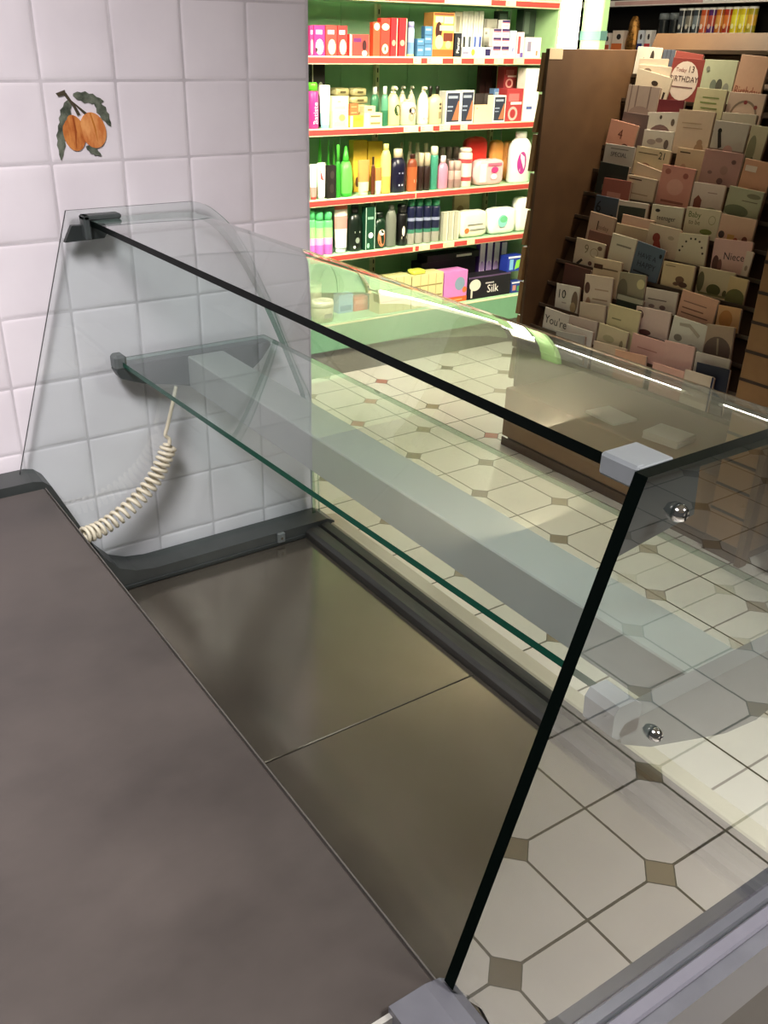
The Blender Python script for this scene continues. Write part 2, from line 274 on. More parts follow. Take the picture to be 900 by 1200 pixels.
('pillow', -2.705, 2.388, 1.5, 0.107, 0.038, 0.08, ['#a8a070'], [('r', 0.3, 0.7, 0.35, 0.65, '#5c5232')], 'soap_pack', 'wrapped olive-beige soap pack, left one in the middle layer behind the yellow box', 'wrapped soap packs heaped at the back'),
('pillow', -2.705, 2.51, 1.498, 0.126, 0.039, 0.08, ['#a8a070'], [('r', 0.3, 0.7, 0.35, 0.65, '#5c5232')], 'soap_pack', 'wrapped olive-beige soap pack, right one in the middle layer behind the yellow box', 'wrapped soap packs heaped at the back'),
('pillow', -2.705, 2.393, 1.539, 0.107, 0.042, 0.08, ['#a8a070'], [('r', 0.3, 0.7, 0.35, 0.65, '#5c5232')], 'soap_pack', 'wrapped olive-beige soap pack, left one in the top layer behind the yellow box', 'wrapped soap packs heaped at the back'),
('pillow', -2.705, 2.507, 1.537, 0.109, 0.043, 0.08, ['#a8a070'], [('r', 0.3, 0.7, 0.35, 0.65, '#5c5232')], 'soap_pack', 'wrapped olive-beige soap pack, right one in the top layer behind the yellow box', 'wrapped soap packs heaped at the back'),
('box', -2.557, 2.399, 1.39, 0.089, 0.06, 0.054, ['#e8b63a'], [('r', 0, 0.2, 0, 1, '#f2e6bc'), ('r', 0.3, 0.85, 0.55, 0.8, '#d9942a')], 'soap_box', 'yellow soap box with cream left end', None),
('box', -2.547, 2.382, 1.45, 0.056, 0.028, 0.035, ['#b9683a'], [('r', 0.1, 0.8, 0.4, 0.6, '#d09a6a')], 'soap_box', 'lower small terracotta box lying on the yellow soap box', None),
('box', -2.547, 2.382, 1.478, 0.055, 0.03, 0.035, ['#b9683a'], [('r', 0.1, 0.8, 0.4, 0.6, '#d09a6a')], 'soap_box', 'upper small terracotta box above the yellow soap box', None),
('box', -2.567, 2.508, 1.39, 0.122, 0.038, 0.073, ['#e8dca4'], [('r', 0, 0.25, 0, 1, '#f3eed2'), ('r', 0.35, 0.9, 0.3, 0.6, '#8a7c4a')], 'soap_box', 'flat cream box, lower of the two right of the yellow soap box', None),
('box', -2.567, 2.508, 1.428, 0.122, 0.032, 0.073, ['#e8dca4'], [('r', 0, 0.25, 0, 1, '#f3eed2'), ('r', 0.35, 0.9, 0.3, 0.6, '#7a6c3c')], 'soap_box', 'flat cream box, upper of the two right of the yellow soap box', None),
('box', -2.553, 2.484, 1.46, 0.076, 0.035, 0.046, ['#d9cc98'], [('r', 0.3, 0.7, 0.3, 0.6, '#7c6c40')], 'soap_box', 'small beige box resting on the flat cream boxes', None),
('bottle', -2.684, 2.621, 1.39, 0.056, 0.194, 0.039, ['#3d7a58', '#e4ebe0', 0.2, None], [], 'shampoo_bottle', 'green bottle with a pale cap, behind the flat cream boxes', None),
('bottle', -2.546, 2.593, 1.39, 0.046, 0.201, 0.032, ['#3b7b5c', '#e9efe4', 0.2, [(0, '#2f6b4c'), (0.5, '#569274')]], [], 'shampoo_bottle', 'green bottle with a white cap, in front beside the pump bottles', None),
('pump', -2.565, 2.663, 1.39, 0.087, 0.198, 0.069, ['#d8cf92', '#ece5c4', 0.17, None], [('o', 0.62, 0.5, 0.27, 0.18, '#24401f')], 'pump_bottle', 'pale yellow pump bottle with a dark green oval label', None),
('pump', -2.689, 2.816, 1.39, 0.061, 0.196, 0.049, ['#cfc6a8', '#d9d2ba', 0.2, None], [], 'pump_bottle', 'beige pump bottle behind, left of the two between the labelled bottles', None),
('pump', -2.688, 2.879, 1.39, 0.058, 0.196, 0.046, ['#cfc6a8', '#d9d2ba', 0.2, None], [], 'pump_bottle', 'beige pump bottle behind, right of the two between the labelled bottles', None),
('bottle', -2.567, 2.768, 1.39, 0.107, 0.132, 0.075, ['#d9ccac', '#d9ccac', 0.06, None], [('o', 0.58, 0.62, 0.24, 0.15, '#231a1c'), ('o', 0.62, 0.6, 0.12, 0.06, '#efe8ee'), ('o', 0.52, 0.36, 0.2, 0.2, '#a89c84')], 'shower_bottle', 'squat cream bottle with a dark oval emblem', None),
('pump', -2.559, 2.868, 1.39, 0.073, 0.196, 0.058, ['#ece5c6', '#f0ead2', 0.14, None], [('r', 0.35, 0.8, 0.16, 0.23, '#5a3418')], 'pump_bottle', 'slim cream pump bottle with a small brown label', None),
('bottle', -2.682, 3.013, 1.39, 0.047, 0.195, 0.033, ['#c7b58c', '#1c1a14', 0.3, None], [], 'shampoo_bottle', 'beige bottle with a black cap behind, left of the two beside the hosiery boxes', None),
('bottle', -2.682, 3.064, 1.39, 0.048, 0.194, 0.033, ['#c7b58c', '#1c1a14', 0.3, None], [], 'shampoo_bottle', 'beige bottle with a black cap behind, right of the two beside the hosiery boxes', None),
('bottle', -2.562, 2.956, 1.39, 0.092, 0.156, 0.065, ['#d8c596', '#d8c596', 0.04, None], [('o', 0.7, 0.72, 0.12, 0.05, '#4a4030'), ('o', 0.7, 0.58, 0.12, 0.05, '#4a4030'), ('r', 0.58, 0.82, 0.2, 0.45, '#8d805e')], 'shampoo_bottle', 'broad tan bottle with a column of small dark marks', None),
('box', -2.563, 3.066, 1.39, 0.109, 0.173, 0.066, ['#e0e0da'], [('r', 0.06, 0.94, 0.05, 0.95, '#2c3242'), ('r', 0.15, 0.8, 0.78, 0.86, '#9aa4b6'), ('r', 0.12, 0.5, 0.5, 0.55, '#8d98ac'), ('r', 0.12, 0.45, 0.38, 0.42, '#8d98ac'), ('p', [(0.45, 0.1), (0.92, 0.1), (0.92, 0.7), (0.85, 0.7)], '#a86a48')], 'hosiery_box', 'navy tights box with a leg picture, left of the first two', None),
('box', -2.559, 3.173, 1.39, 0.097, 0.176, 0.058, ['#e0e0da'], [('r', 0.06, 0.94, 0.05, 0.95, '#2c3242'), ('r', 0.15, 0.8, 0.78, 0.86, '#9aa4b6'), ('r', 0.12, 0.5, 0.5, 0.55, '#8d98ac'), ('r', 0.12, 0.45, 0.38, 0.42, '#8d98ac'), ('p', [(0.45, 0.1), (0.92, 0.1), (0.92, 0.7), (0.85, 0.7)], '#a86a48')], 'hosiery_box', 'navy tights box with a leg picture, right of the first two', None),
('box', -2.574, 3.302, 1.39, 0.145, 0.094, 0.087, ['#e2cba4'], [('o', 0.12, 0.85, 0.04, 0.06, '#b89a70')], 'carton', 'plain low beige carton between navy tights boxes', None),
('box', -2.686, 3.375, 1.39, 0.071, 0.15, 0.043, ['#3a3330'], [('r', 0.1, 0.9, 0.1, 0.5, '#6c5a4a')], 'hosiery_box', 'dark brown box, left of two behind the low beige carton', None),
('box', -2.687, 3.45, 1.39, 0.072, 0.149, 0.043, ['#4a4340'], [('r', 0.1, 0.9, 0.1, 0.5, '#a0947e')], 'hosiery_box', 'dark brown box with pale panel behind the low beige carton', None),
('box', -2.559, 3.423, 1.39, 0.097, 0.146, 0.058, ['#e0e0da'], [('r', 0.06, 0.94, 0.05, 0.95, '#2c3242'), ('r', 0.15, 0.8, 0.78, 0.86, '#9aa4b6'), ('r', 0.12, 0.5, 0.5, 0.55, '#8d98ac'), ('r', 0.12, 0.45, 0.38, 0.42, '#8d98ac'), ('p', [(0.45, 0.1), (0.92, 0.1), (0.92, 0.7), (0.85, 0.7)], '#a86a48')], 'hosiery_box', 'navy tights box with a leg picture beside the maroon boxes', None),
('box', -2.687, 3.524, 1.39, 0.073, 0.177, 0.044, ['#6f93c6'], [('r', 0.1, 0.9, 0.6, 0.9, '#b9cbe0')], 'hosiery_box', 'light blue box standing behind the navy tights box', None),
('box', -2.808, 3.499, 1.39, 0.042, 0.298, 0.035, ['#3a201c'], [('r', 0.2, 0.8, 0.1, 0.5, '#5a3a30')], 'hosiery_box', 'tall dark brown box at the back, left of the three side by side', 'tall dark brown boxes'),
('box', -2.808, 3.544, 1.39, 0.042, 0.298, 0.035, ['#3a201c'], [('r', 0.2, 0.8, 0.1, 0.5, '#5a3a30')], 'hosiery_box', 'tall dark brown box at the back, middle of the three side by side', 'tall dark brown boxes'),
('box', -2.808, 3.59, 1.39, 0.042, 0.298, 0.035, ['#3a201c'], [('r', 0.2, 0.8, 0.1, 0.5, '#5a3a30')], 'hosiery_box', 'tall dark brown box at the back, right of the three side by side', 'tall dark brown boxes'),
('box', -2.708, 3.659, 1.39, 0.142, 0.175, 0.085, ['#a23238'], [('r', 0.1, 0.75, 0.62, 0.86, '#c06a6a'), ('r', 0.25, 0.95, 0.52, 0.6, '#f3dcd8'), ('o', 0.42, 0.24, 0.3, 0.22, '#e8a8a0'), ('o', 0.42, 0.24, 0.18, 0.14, '#a23238')], 'tights_box', 'maroon box, lower one at the back of the maroon pair', None),
('box', -2.697, 3.613, 1.565, 0.105, 0.123, 0.063, ['#a2343a'], [('r', 0.1, 0.75, 0.62, 0.86, '#c06a6a'), ('r', 0.25, 0.95, 0.52, 0.6, '#f3dcd8'), ('o', 0.42, 0.24, 0.3, 0.22, '#e8a8a0'), ('o', 0.42, 0.24, 0.18, 0.14, '#a23238')], 'tights_box', 'maroon box, upper one standing on another at the back', None),
('box', -2.569, 3.54, 1.39, 0.131, 0.181, 0.079, ['#a8383c'], [('r', 0.1, 0.75, 0.62, 0.86, '#c06a6a'), ('r', 0.25, 0.95, 0.52, 0.6, '#f3dcd8'), ('o', 0.42, 0.24, 0.3, 0.22, '#e8a8a0'), ('o', 0.42, 0.24, 0.18, 0.14, '#a23238')], 'tights_box', 'maroon box with white lettering and a round leg picture in the front row', None),
('box', -2.566, 3.672, 1.39, 0.12, 0.292, 0.072, ['#f6f3ea'], [('r', 0.2, 0.6, 0.22, 0.28, '#5560a0')], 'carton', 'tall white carton with a small blue bar at the right end of its shelf', None),
('tube', -2.544, 2.129, 1.03, 0.046, 0.182, 0.028, ['#efe6df', '#c23a36', 0.08, [(0, '#d88a80'), (0.3, '#f0e8e2')]], [], 'cream_tube', 'white and red tube cut off by the tiled wall', None),
('tube', -2.546, 2.181, 1.03, 0.052, 0.188, 0.031, ['#f3efe8', '#d9d2c8', 0.06, [(0, '#efece4')]], [('p', [(0.3, 0.55), (0.7, 0.5), (0.25, 0.85)], '#c8443c')], 'cream_tube', 'white tube with a red corner mark, second from the wall', None),
('cone', -2.685, 2.256, 1.03, 0.051, 0.3, 0.04, ['#46b83a', '#5ccc48', 0.45, None], [], 'shampoo_bottle', 'bright green bottle with a pointed cap behind the black jar, left of three', 'bright green pointed bottles'),
('cone', -2.677, 2.308, 1.03, 0.031, 0.294, 0.025, ['#46b83a', '#5ccc48', 0.45, None], [], 'shampoo_bottle', 'bright green bottle with a pointed cap behind the black jar, middle of three', 'bright green pointed bottles'),
('cone', -2.677, 2.343, 1.03, 0.031, 0.288, 0.025, ['#46b83a', '#5ccc48', 0.45, None], [], 'shampoo_bottle', 'bright green bottle with a pointed cap behind the black jar, right of three', 'bright green pointed bottles'),
('box', -2.547, 2.239, 1.03, 0.058, 0.172, 0.035, ['#191512'], [('o', 0.55, 0.72, 0.25, 0.12, '#38322c'), ('o', 0.5, 0.3, 0.25, 0.14, '#2e2823')], 'jar_box', 'square black jar with a curved emblem', None),
('bottle', -2.543, 2.288, 1.03, 0.037, 0.275, 0.026, ['#2f8a2c', '#4bb83c', 0.3, None], [], 'shampoo_bottle', 'dark green bottle between the black jar and a bright green bottle', None),
('cone', -2.564, 2.352, 1.03, 0.085, 0.264, 0.068, ['#5bdc4a', '#3fae34', 0.3, [(0, '#2f9a2a'), (0.1, '#62dc52')]], [], 'shampoo_bottle', 'bright green bottle with a forked cap in the front row', None),
('tube', -2.554, 2.466, 1.03, 0.079, 0.188, 0.047, ['#c87a42', '#e8d4a6', 0.12, [(0, '#ead6a8'), (0.3, '#d08a4e')]], [], 'suncare_tube', 'tan and orange tube standing on its cap, left of the yellow bottles', None),
('box', -2.69, 2.515, 1.03, 0.095, 0.28, 0.05, ['#dbb53a'], [('o', 0.3, 0.2, 0.15, 0.1, '#5a3a20')], 'suncare_pack', 'yellow pack, left of two at the back', None),
('box', -2.69, 2.62, 1.03, 0.103, 0.27, 0.05, ['#e0bd38'], [('o', 0.85, 0.3, 0.1, 0.07, '#3a2a20')], 'suncare_pack', 'yellow pack with a dark spot, right of two at the back', None),
('bottle', -2.539, 2.521, 1.03, 0.026, 0.204, 0.018, ['#5a2e1c', '#2a1a14', 0.2, None], [], 'suncare_bottle', 'narrow dark brown bottle behind the tan tubes', None),
('tube', -2.544, 2.56, 1.03, 0.046, 0.143, 0.028, ['#cf7a42', '#efe2bc', 0.12, [(0, '#efe2c0'), (0.4, '#d8793e')]], [], 'suncare_tube', 'small orange and cream tube beside the tall yellow bottle', None),
('bottle', -2.554, 2.617, 1.03, 0.067, 0.267, 0.047, ['#e6cc66', '#efe08c', 0.12, [(0, '#d9b258'), (0.4, '#ead67a')]], [], 'suncare_bottle', 'tall glossy yellow bottle', None),
('bottle', -2.568, 2.711, 1.03, 0.11, 0.236, 0.077, ['#15142a', '#d9caa6', 0.2, None], [('r', 0.35, 0.65, 0.55, 0.6, '#8d90a8'), ('r', 0.35, 0.65, 0.2, 0.25, '#c9cada')], 'body_lotion_bottle', 'navy black bottle with a cream cap', None),
('bottle', -2.677, 2.815, 1.03, 0.034, 0.258, 0.024, ['#8a8668', '#b9b896', 0.2, None], [], 'body_lotion_bottle', 'olive bottle at the back with a pale cap, leftmost of four', 'pale-capped bottles at the back'),
('bottle', -2.678, 2.877, 1.03, 0.038, 0.258, 0.027, ['#8a8668', '#b9b896', 0.2, None], [], 'body_lotion_bottle', 'olive bottle at the back with a pale cap, second of four', 'pale-capped bottles at the back'),
('bottle', -2.685, 2.938, 1.03, 0.058, 0.249, 0.04, ['#8a8668', '#b9b896', 0.2, None], [], 'body_lotion_bottle', 'olive bottle at the back with a pale cap, third of four', 'pale-capped bottles at the back'),
('bottle', -2.685, 3.002, 1.03, 0.058, 0.244, 0.041, ['#8a8668', '#b9b896', 0.2, None], [], 'body_lotion_bottle', 'olive bottle at the back with a pale cap, rightmost of four', 'pale-capped bottles at the back'),
('bottle', -2.554, 2.806, 1.03, 0.068, 0.205, 0.048, ['#a8522c', '#3a1c14', 0.12, [(0, '#b05a34'), (0.75, '#7a3a22')]], [('r', 0.5, 0.9, 0.28, 0.38, '#efdcb8'), ('r', 0.4, 0.95, 0.66, 0.72, '#2a1a1a')], 'oil_bottle', 'amber brown bottle with a small white label', None),
('can', -2.549, 2.865, 1.03, 0.038, 0.209, 0.038, ['#2a1a16', '#cfc0a0', 0.34, None], [], 'deodorant_can', 'slim dark can with a beige upper half, left of two', 'dark and beige cans'),
('can', -2.553, 2.912, 1.03, 0.047, 0.207, 0.047, ['#2a1a16', '#cfc0a0', 0.34, None], [], 'deodorant_can', 'slim dark can with a beige upper half, right of two', 'dark and beige cans'),
('can', -2.556, 2.966, 1.03, 0.051, 0.24, 0.051, ['#3f8a72', '#e8e8cc', 0.2, None], [], 'spray_can', 'teal spray can with a cream cap', None),
('bottle', -2.555, 3.035, 1.03, 0.071, 0.186, 0.05, ['#e08aa4', '#f3dfe2', 0.22, None], [], 'lotion_bottle', 'pink bottle with a white cap and narrow neck', None),
('can', -2.548, 3.094, 1.03, 0.036, 0.155, 0.036, ['#8a6a66', '#c9b0a6', 0.35, [(0, '#9a7a74'), (0.5, '#b89a90')]], [], 'deodorant_can', 'dusty mauve can, left of two beside the pink bottle', 'dusty mauve cans'),
('can', -2.56, 3.146, 1.03, 0.06, 0.152, 0.06, ['#8a6a66', '#c9b0a6', 0.35, [(0, '#9a7a74'), (0.5, '#b89a90')]], [], 'deodorant_can', 'dusty mauve can, right of two beside the pink bottle', 'dusty mauve cans'),
('can', -2.688, 3.128, 1.03, 0.047, 0.22, 0.047, ['#4a4238', '#5a5246', 0.3, None], [], 'deodorant_can', 'dark grey can at the back, left of three behind the pink bottle', 'dark grey cans at the back'),
('can', -2.689, 3.181, 1.03, 0.047, 0.218, 0.047, ['#4a4238', '#5a5246', 0.3, None], [], 'deodorant_can', 'dark grey can at the back, middle of three behind the pink bottle', 'dark grey cans at the back'),
('can', -2.69, 3.237, 1.03, 0.051, 0.216, 0.051, ['#4a4238', '#5a5246', 0.3, None], [], 'deodorant_can', 'dark grey can at the back, right of three behind the pink bottle', 'dark grey cans at the back'),
('can', -2.573, 3.219, 1.03, 0.086, 0.221, 0.086, ['#d9ccc0', '#cfc2b6', 0.12, [(0, '#d9cfc4'), (0.18, '#b84a4a'), (0.3, '#ddd2c8'), (0.7, '#b8484c'), (0.82, '#d8ccc0')]], [], 'hairspray_can', 'tall pale can with two red bands', None),
('pillow', -2.695, 3.392, 1.03, 0.188, 0.266, 0.06, ['#d63a30'], [('r', 0.5, 0.8, 0.1, 0.4, '#e8663a')], 'sponge_pack', 'crinkled red pack behind the tall pale can', None),
('pillow', -2.695, 3.566, 1.03, 0.101, 0.241, 0.06, ['#eaa65a'], [], 'cotton_pack', 'orange-yellow soft pack, left of two at the back', 'orange soft packs'),
('pillow', -2.695, 3.668, 1.03, 0.088, 0.232, 0.06, ['#ecae64'], [], 'cotton_pack', 'orange-yellow soft pack, right of two at the back', 'orange soft packs'),
('pillow', -2.57, 3.397, 1.03, 0.237, 0.15, 0.08, ['#f0b6b8'], [('r', 0.05, 0.3, 0.05, 0.95, '#f3e8da'), ('o', 0.62, 0.62, 0.14, 0.16, '#c83a78'), ('o', 0.6, 0.3, 0.12, 0.14, '#f6eef0'), ('r', 0.35, 0.9, 0.82, 0.95, '#de6a80')], 'tissue_pack', 'pink and white pack printed with a magenta rose', None),
('bottle', -2.58, 3.664, 1.03, 0.174, 0.297, 0.1, ['#f4f0ee', '#f4f0ee', 0.12, None], [('o', 0.4, 0.46, 0.2, 0.26, '#b0358a')], 'fabric_bottle', 'big white bottle with a magenta curved label', None),
('can', -2.551, 2.121, 0.724, 0.041, 0.247, 0.041, ['#a6d890', '#58c878', 0.2, [(0, '#c46ac0'), (0.3, '#d9a6d4'), (0.5, '#9ed888'), (0.8, '#66cc7a')]], [], 'spray_can', 'green and violet body spray, left one by the wall of three', 'green and violet body sprays'),
('can', -2.558, 2.172, 0.724, 0.056, 0.236, 0.056, ['#a6d890', '#58c878', 0.2, [(0, '#c46ac0'), (0.3, '#d9a6d4'), (0.5, '#9ed888'), (0.8, '#66cc7a')]], [], 'spray_can', 'green and violet body spray, middle one of three', 'green and violet body sprays'),
('can', -2.556, 2.229, 0.724, 0.053, 0.234, 0.053, ['#a6d890', '#58c878', 0.2, [(0, '#c46ac0'), (0.3, '#d9a6d4'), (0.5, '#9ed888'), (0.8, '#66cc7a')]], [], 'spray_can', 'green and violet body spray, right one of three', 'green and violet body sprays'),
('tube', -2.557, 2.317, 0.724, 0.089, 0.262, 0.053, ['#efe0d6', '#d8e4da', 0.1, [(0, '#bfe0dc'), (0.15, '#f0e8e0'), (0.45, '#d88a80'), (0.65, '#eee0d2'), (0.8, '#d8745e')]], [], 'shower_tube', 'white and coral tube standing on its cap', None),
('bottle', -2.564, 2.416, 0.724, 0.097, 0.255, 0.068, ['#0e1a12', '#0b120d', 0.18, None], [('r', 0.3, 0.7, 0.5, 0.55, '#c9d2c6'), ('o', 0.5, 0.3, 0.15, 0.08, '#8a978a'), ('o', 0.3, 0.12, 0.08, 0.04, '#cfd6cc')], 'shower_bottle', 'black shower bottle with small white marks', None),
('box', -2.551, 2.504, 0.724, 0.071, 0.24, 0.042, ['#10402a'], [('r', 0, 0.08, 0, 1, '#a9c4b2'), ('r', 0.92, 1, 0, 1, '#a9c4b2'), ('r', 0.2, 0.8, 0.72, 0.78, '#7fae92'), ('o', 0.55, 0.34, 0.25, 0.07, '#dfeae2'), ('o', 0.3, 0.1, 0.14, 0.06, '#8fd0a6')], 'shower_pack', 'dark green pack with pale edges', None),
('bottle', -2.559, 2.587, 0.724, 0.082, 0.201, 0.057, ['#0f2a18', '#0c1a10', 0.15, None], [('o', 0.5, 0.36, 0.32, 0.3, '#cf7a54'), ('o', 0.5, 0.55, 0.25, 0.1, '#e6e2d6')], 'shower_bottle', 'black-green bottle with an orange and white oval print', None),
('bottle', -2.555, 2.667, 0.724, 0.072, 0.238, 0.05, ['#6f7468', '#5a5f54', 0.12, None], [], 'shower_bottle', 'flat grey shower bottle', None),
('can', -2.563, 2.751, 0.724, 0.067, 0.237, 0.067, ['#0d0d0d', '#151515', 0.22, None], [('o', 0.4, 0.48, 0.14, 0.16, '#f3ead2'), ('r', 0.25, 0.8, 0.22, 0.3, '#e9dfc6')], 'deodorant_can', 'black can with a white figure print', None),
('can', -2.556, 2.813, 0.724, 0.052, 0.264, 0.052, ['#9aa39a', '#2a7a52', 0.16, [(0, '#a09c90'), (0.3, '#3f7a62'), (0.4, '#20243a'), (0.62, '#8f98b0'), (0.7, '#161a34')]], [], 'shaving_can', 'silver and navy shaving can with a green cap, leftmost of the four', 'navy and green shaving cans'),
('can', -2.559, 2.872, 0.724, 0.058, 0.26, 0.058, ['#9aa39a', '#2a7a52', 0.16, [(0, '#a09c90'), (0.3, '#3f7a62'), (0.4, '#20243a'), (0.62, '#8f98b0'), (0.7, '#161a34')]], [], 'shaving_can', 'silver and navy shaving can with a green cap, second of the four', 'navy and green shaving cans'),
('can', -2.559, 2.935, 0.724, 0.059, 0.256, 0.059, ['#9aa39a', '#2a7a52', 0.16, [(0, '#a09c90'), (0.3, '#3f7a62'), (0.4, '#20243a'), (0.62, '#8f98b0'), (0.7, '#161a34')]], [], 'shaving_can', 'silver and navy shaving can with a green cap, third of the four', 'navy and green shaving cans'),
('can', -2.562, 2.999, 0.724, 0.063, 0.251, 0.063, ['#9aa39a', '#2a7a52', 0.16, [(0, '#a09c90'), (0.3, '#3f7a62'), (0.4, '#20243a'), (0.62, '#8f98b0'), (0.7, '#161a34')]], [], 'shaving_can', 'silver and navy shaving can with a green cap, rightmost of the four', 'navy and green shaving cans'),
('box', -2.547, 3.062, 0.724, 0.04, 0.17, 0.035, ['#b4b49e'], [('r', 0.7, 1, 0, 1, '#d9d8c4')], 'soap_box', 'upright greyish carton, left of three left of the wet wipes', 'upright greyish cartons'),
('box', -2.547, 3.106, 0.724, 0.041, 0.17, 0.035, ['#b4b49e'], [('r', 0.7, 1, 0, 1, '#d9d8c4')], 'soap_box', 'upright greyish carton, middle of three left of the wet wipes', 'upright greyish cartons'),
('box', -2.547, 3.15, 0.724, 0.041, 0.17, 0.035, ['#b4b49e'], [('r', 0.7, 1, 0, 1, '#d9d8c4')], 'soap_box', 'upright greyish carton, right of three left of the wet wipes', 'upright greyish cartons'),
('box', -2.675, 3.292, 0.724, 0.127, 0.238, 0.02, ['#c2a884'], [('o', 0.4, 0.6, 0.25, 0.15, '#9a7a5a')], 'display_card', 'tan printed card behind the wet wipes', None),
('pillow', -2.575, 3.296, 0.724, 0.238, 0.161, 0.09, ['#ece8d2'], [('r', 0.2, 0.8, 0.48, 0.519, '#6a7270'), ('r', 0.3, 0.9, 0.231, 0.27, '#5a6260'), ('o', 0.18, 0.24, 0.09, 0.12, '#e8763a')], 'wipes_pack', 'white wet wipes pack with grey lettering and an orange spot', None),
('pillow', -2.575, 3.538, 0.724, 0.234, 0.161, 0.09, ['#f4f6f0'], [('o', 0.42, 0.52, 0.2, 0.3, '#8fd6cc'), ('o', 0.46, 0.6, 0.16, 0.16, '#6cc690')], 'wipes_pack', 'white wet wipes pack with a turquoise and green roundel', None),
('pillow', -2.575, 3.711, 0.724, 0.105, 0.212, 0.09, ['#f7f5ea'], [], 'wipes_pack', 'plain bright white soft pack at the right end of its shelf', None),
('tub', -2.715, 2.226, 0.33, 0.101, 0.199, 0.101, ['#e6dfbe', '#eee8cc', 0.1, None], [], 'bleach_tub', 'tall cream tub at the back of the bottom shelf by the wall', None),
('tub', -2.59, 2.212, 0.33, 0.141, 0.123, 0.12, ['#ece6c8', '#f3eed6', 0.3, None], [('r', 0.35, 0.75, 0.3, 0.6, '#8a8a80')], 'bleach_tub', 'squat cream tub with grey print seen through the glass', None),
('box', -2.697, 2.426, 0.33, 0.105, 0.114, 0.063, ['#8fb6d6'], [('r', 0.1, 0.9, 0.1, 0.4, '#4a7aa6')], 'carton', 'pale blue carton seen through the glass on the bottom shelf', None),
('box', -2.695, 2.536, 0.33, 0.101, 0.085, 0.061, ['#c0605a'], [('r', 0.1, 0.9, 0.5, 0.8, '#d88a80')], 'carton', 'red carton seen through the glass on the bottom shelf', None),
('box', -2.696, 2.644, 0.33, 0.103, 0.082, 0.062, ['#3a302a'], [('r', 0.2, 0.6, 0.6, 0.8, '#b0a696')], 'carton', 'dark brown carton, left of two seen through the glass', None),
('box', -2.699, 2.759, 0.33, 0.112, 0.057, 0.067, ['#2c2824'], [('r', 0.2, 0.7, 0.6, 0.75, '#9c958a')], 'carton', 'black carton, right of two seen through the glass', None),
('box', -2.585, 2.699, 0.33, 0.238, 0.213, 0.11, ['#c9c48c'], [('r', 0.03, 0.97, 0.31, 0.35, '#8a7c4c'), ('r', 0.03, 0.97, 0.64, 0.68, '#8a7c4c'), ('r', 0.25, 0.27, 0, 1, '#a89c66'), ('r', 0.5, 0.52, 0, 1, '#a89c66'), ('r', 0.75, 0.77, 0, 1, '#a89c66')], 'tissue_multipack', 'left wrapped block of beige tissue packs, beside the yellow-green pack', None),
('box', -2.585, 2.947, 0.33, 0.246, 0.206, 0.11, ['#d2c890'], [('r', 0.03, 0.97, 0.31, 0.35, '#8a7c4c'), ('r', 0.03, 0.97, 0.64, 0.68, '#8a7c4c'), ('r', 0.25, 0.27, 0, 1, '#a89c66'), ('r', 0.5, 0.52, 0, 1, '#a89c66'), ('r', 0.75, 0.77, 0, 1, '#a89c66')], 'tissue_multipack', 'right wrapped block of beige tissue packs under the yellow-green pack', None),
('pillow', -2.57, 2.883, 0.536, 0.106, 0.028, 0.08, ['#c8cc50'], [], 'tissue_pack', 'small yellow-green pack lying on the beige tissue block', None),
('box', -2.585, 3.176, 0.33, 0.188, 0.034, 0.11, ['#d8602c'], [('r', 0.4, 0.8, 0.3, 0.6, '#e8a06a')], 'carton', 'flat orange carton under the pink box', None),
('box', -2.585, 3.172, 0.364, 0.19, 0.164, 0.11, ['#cf7fc0'], [('o', 0.68, 0.5, 0.22, 0.26, '#7f96a8'), ('o', 0.9, 0.24, 0.1, 0.12, '#e0703a')], 'sanitary_box', 'pink box with a blue-grey disc', None),
('box', -2.585, 3.458, 0.33, 0.367, 0.145, 0.11, ['#16121c'], [('o', 0.16, 0.62, 0.13, 0.26, '#d9d6c8'), ('r', 0.07, 0.11, 0.05, 0.5, '#d9d6c8'), ('tv0', 'Silk', 0.58, 0.18, 0.36, '#e6e2e0'), ('r', 0.4, 0.6, 0.62, 0.68, '#b9b4b8'), ('r', 0, 1, 0.93, 1, '#5a4668')], 'tissue_box', 'large black box with a white flower and white script', None),
('box', -2.72, 3.216, 0.33, 0.449, 0.239, 0.11, ['#141016'], [('r', 0.5, 0.85, 0.3, 0.7, '#8d8a90')], 'tissue_box', 'flat black box, lower of the two lying at the back', None),
('box', -2.72, 3.253, 0.569, 0.43, 0.04, 0.11, ['#0f1210'], [('r', 0.55, 0.85, 0.3, 0.7, '#d9d8d0')], 'tissue_box', 'flat black box, upper of the two lying at the back', None),
('box', -2.683, 3.496, 0.33, 0.057, 0.326, 0.035, ['#4a2f78'], [('r', 0.1, 0.9, 0.4, 1, '#efe6f2'), ('o', 0.5, 0.5, 0.36, 0.12, '#b79ad0')], 'sanitary_pack', 'purple and white upright pack, leftmost of four under the shelf', 'purple and white packs'),
('box', -2.683, 3.558, 0.33, 0.057, 0.321, 0.035, ['#4a2f78'], [('r', 0.1, 0.9, 0.4, 1, '#efe6f2'), ('o', 0.5, 0.5, 0.36, 0.12, '#b79ad0')], 'sanitary_pack', 'purple and white upright pack, second of four under the shelf', 'purple and white packs'),
('box', -2.683, 3.62, 0.33, 0.058, 0.315, 0.035, ['#4a2f78'], [('r', 0.1, 0.9, 0.4, 1, '#efe6f2'), ('o', 0.5, 0.5, 0.36, 0.12, '#b79ad0')], 'sanitary_pack', 'purple and white upright pack, third of four under the shelf', 'purple and white packs'),
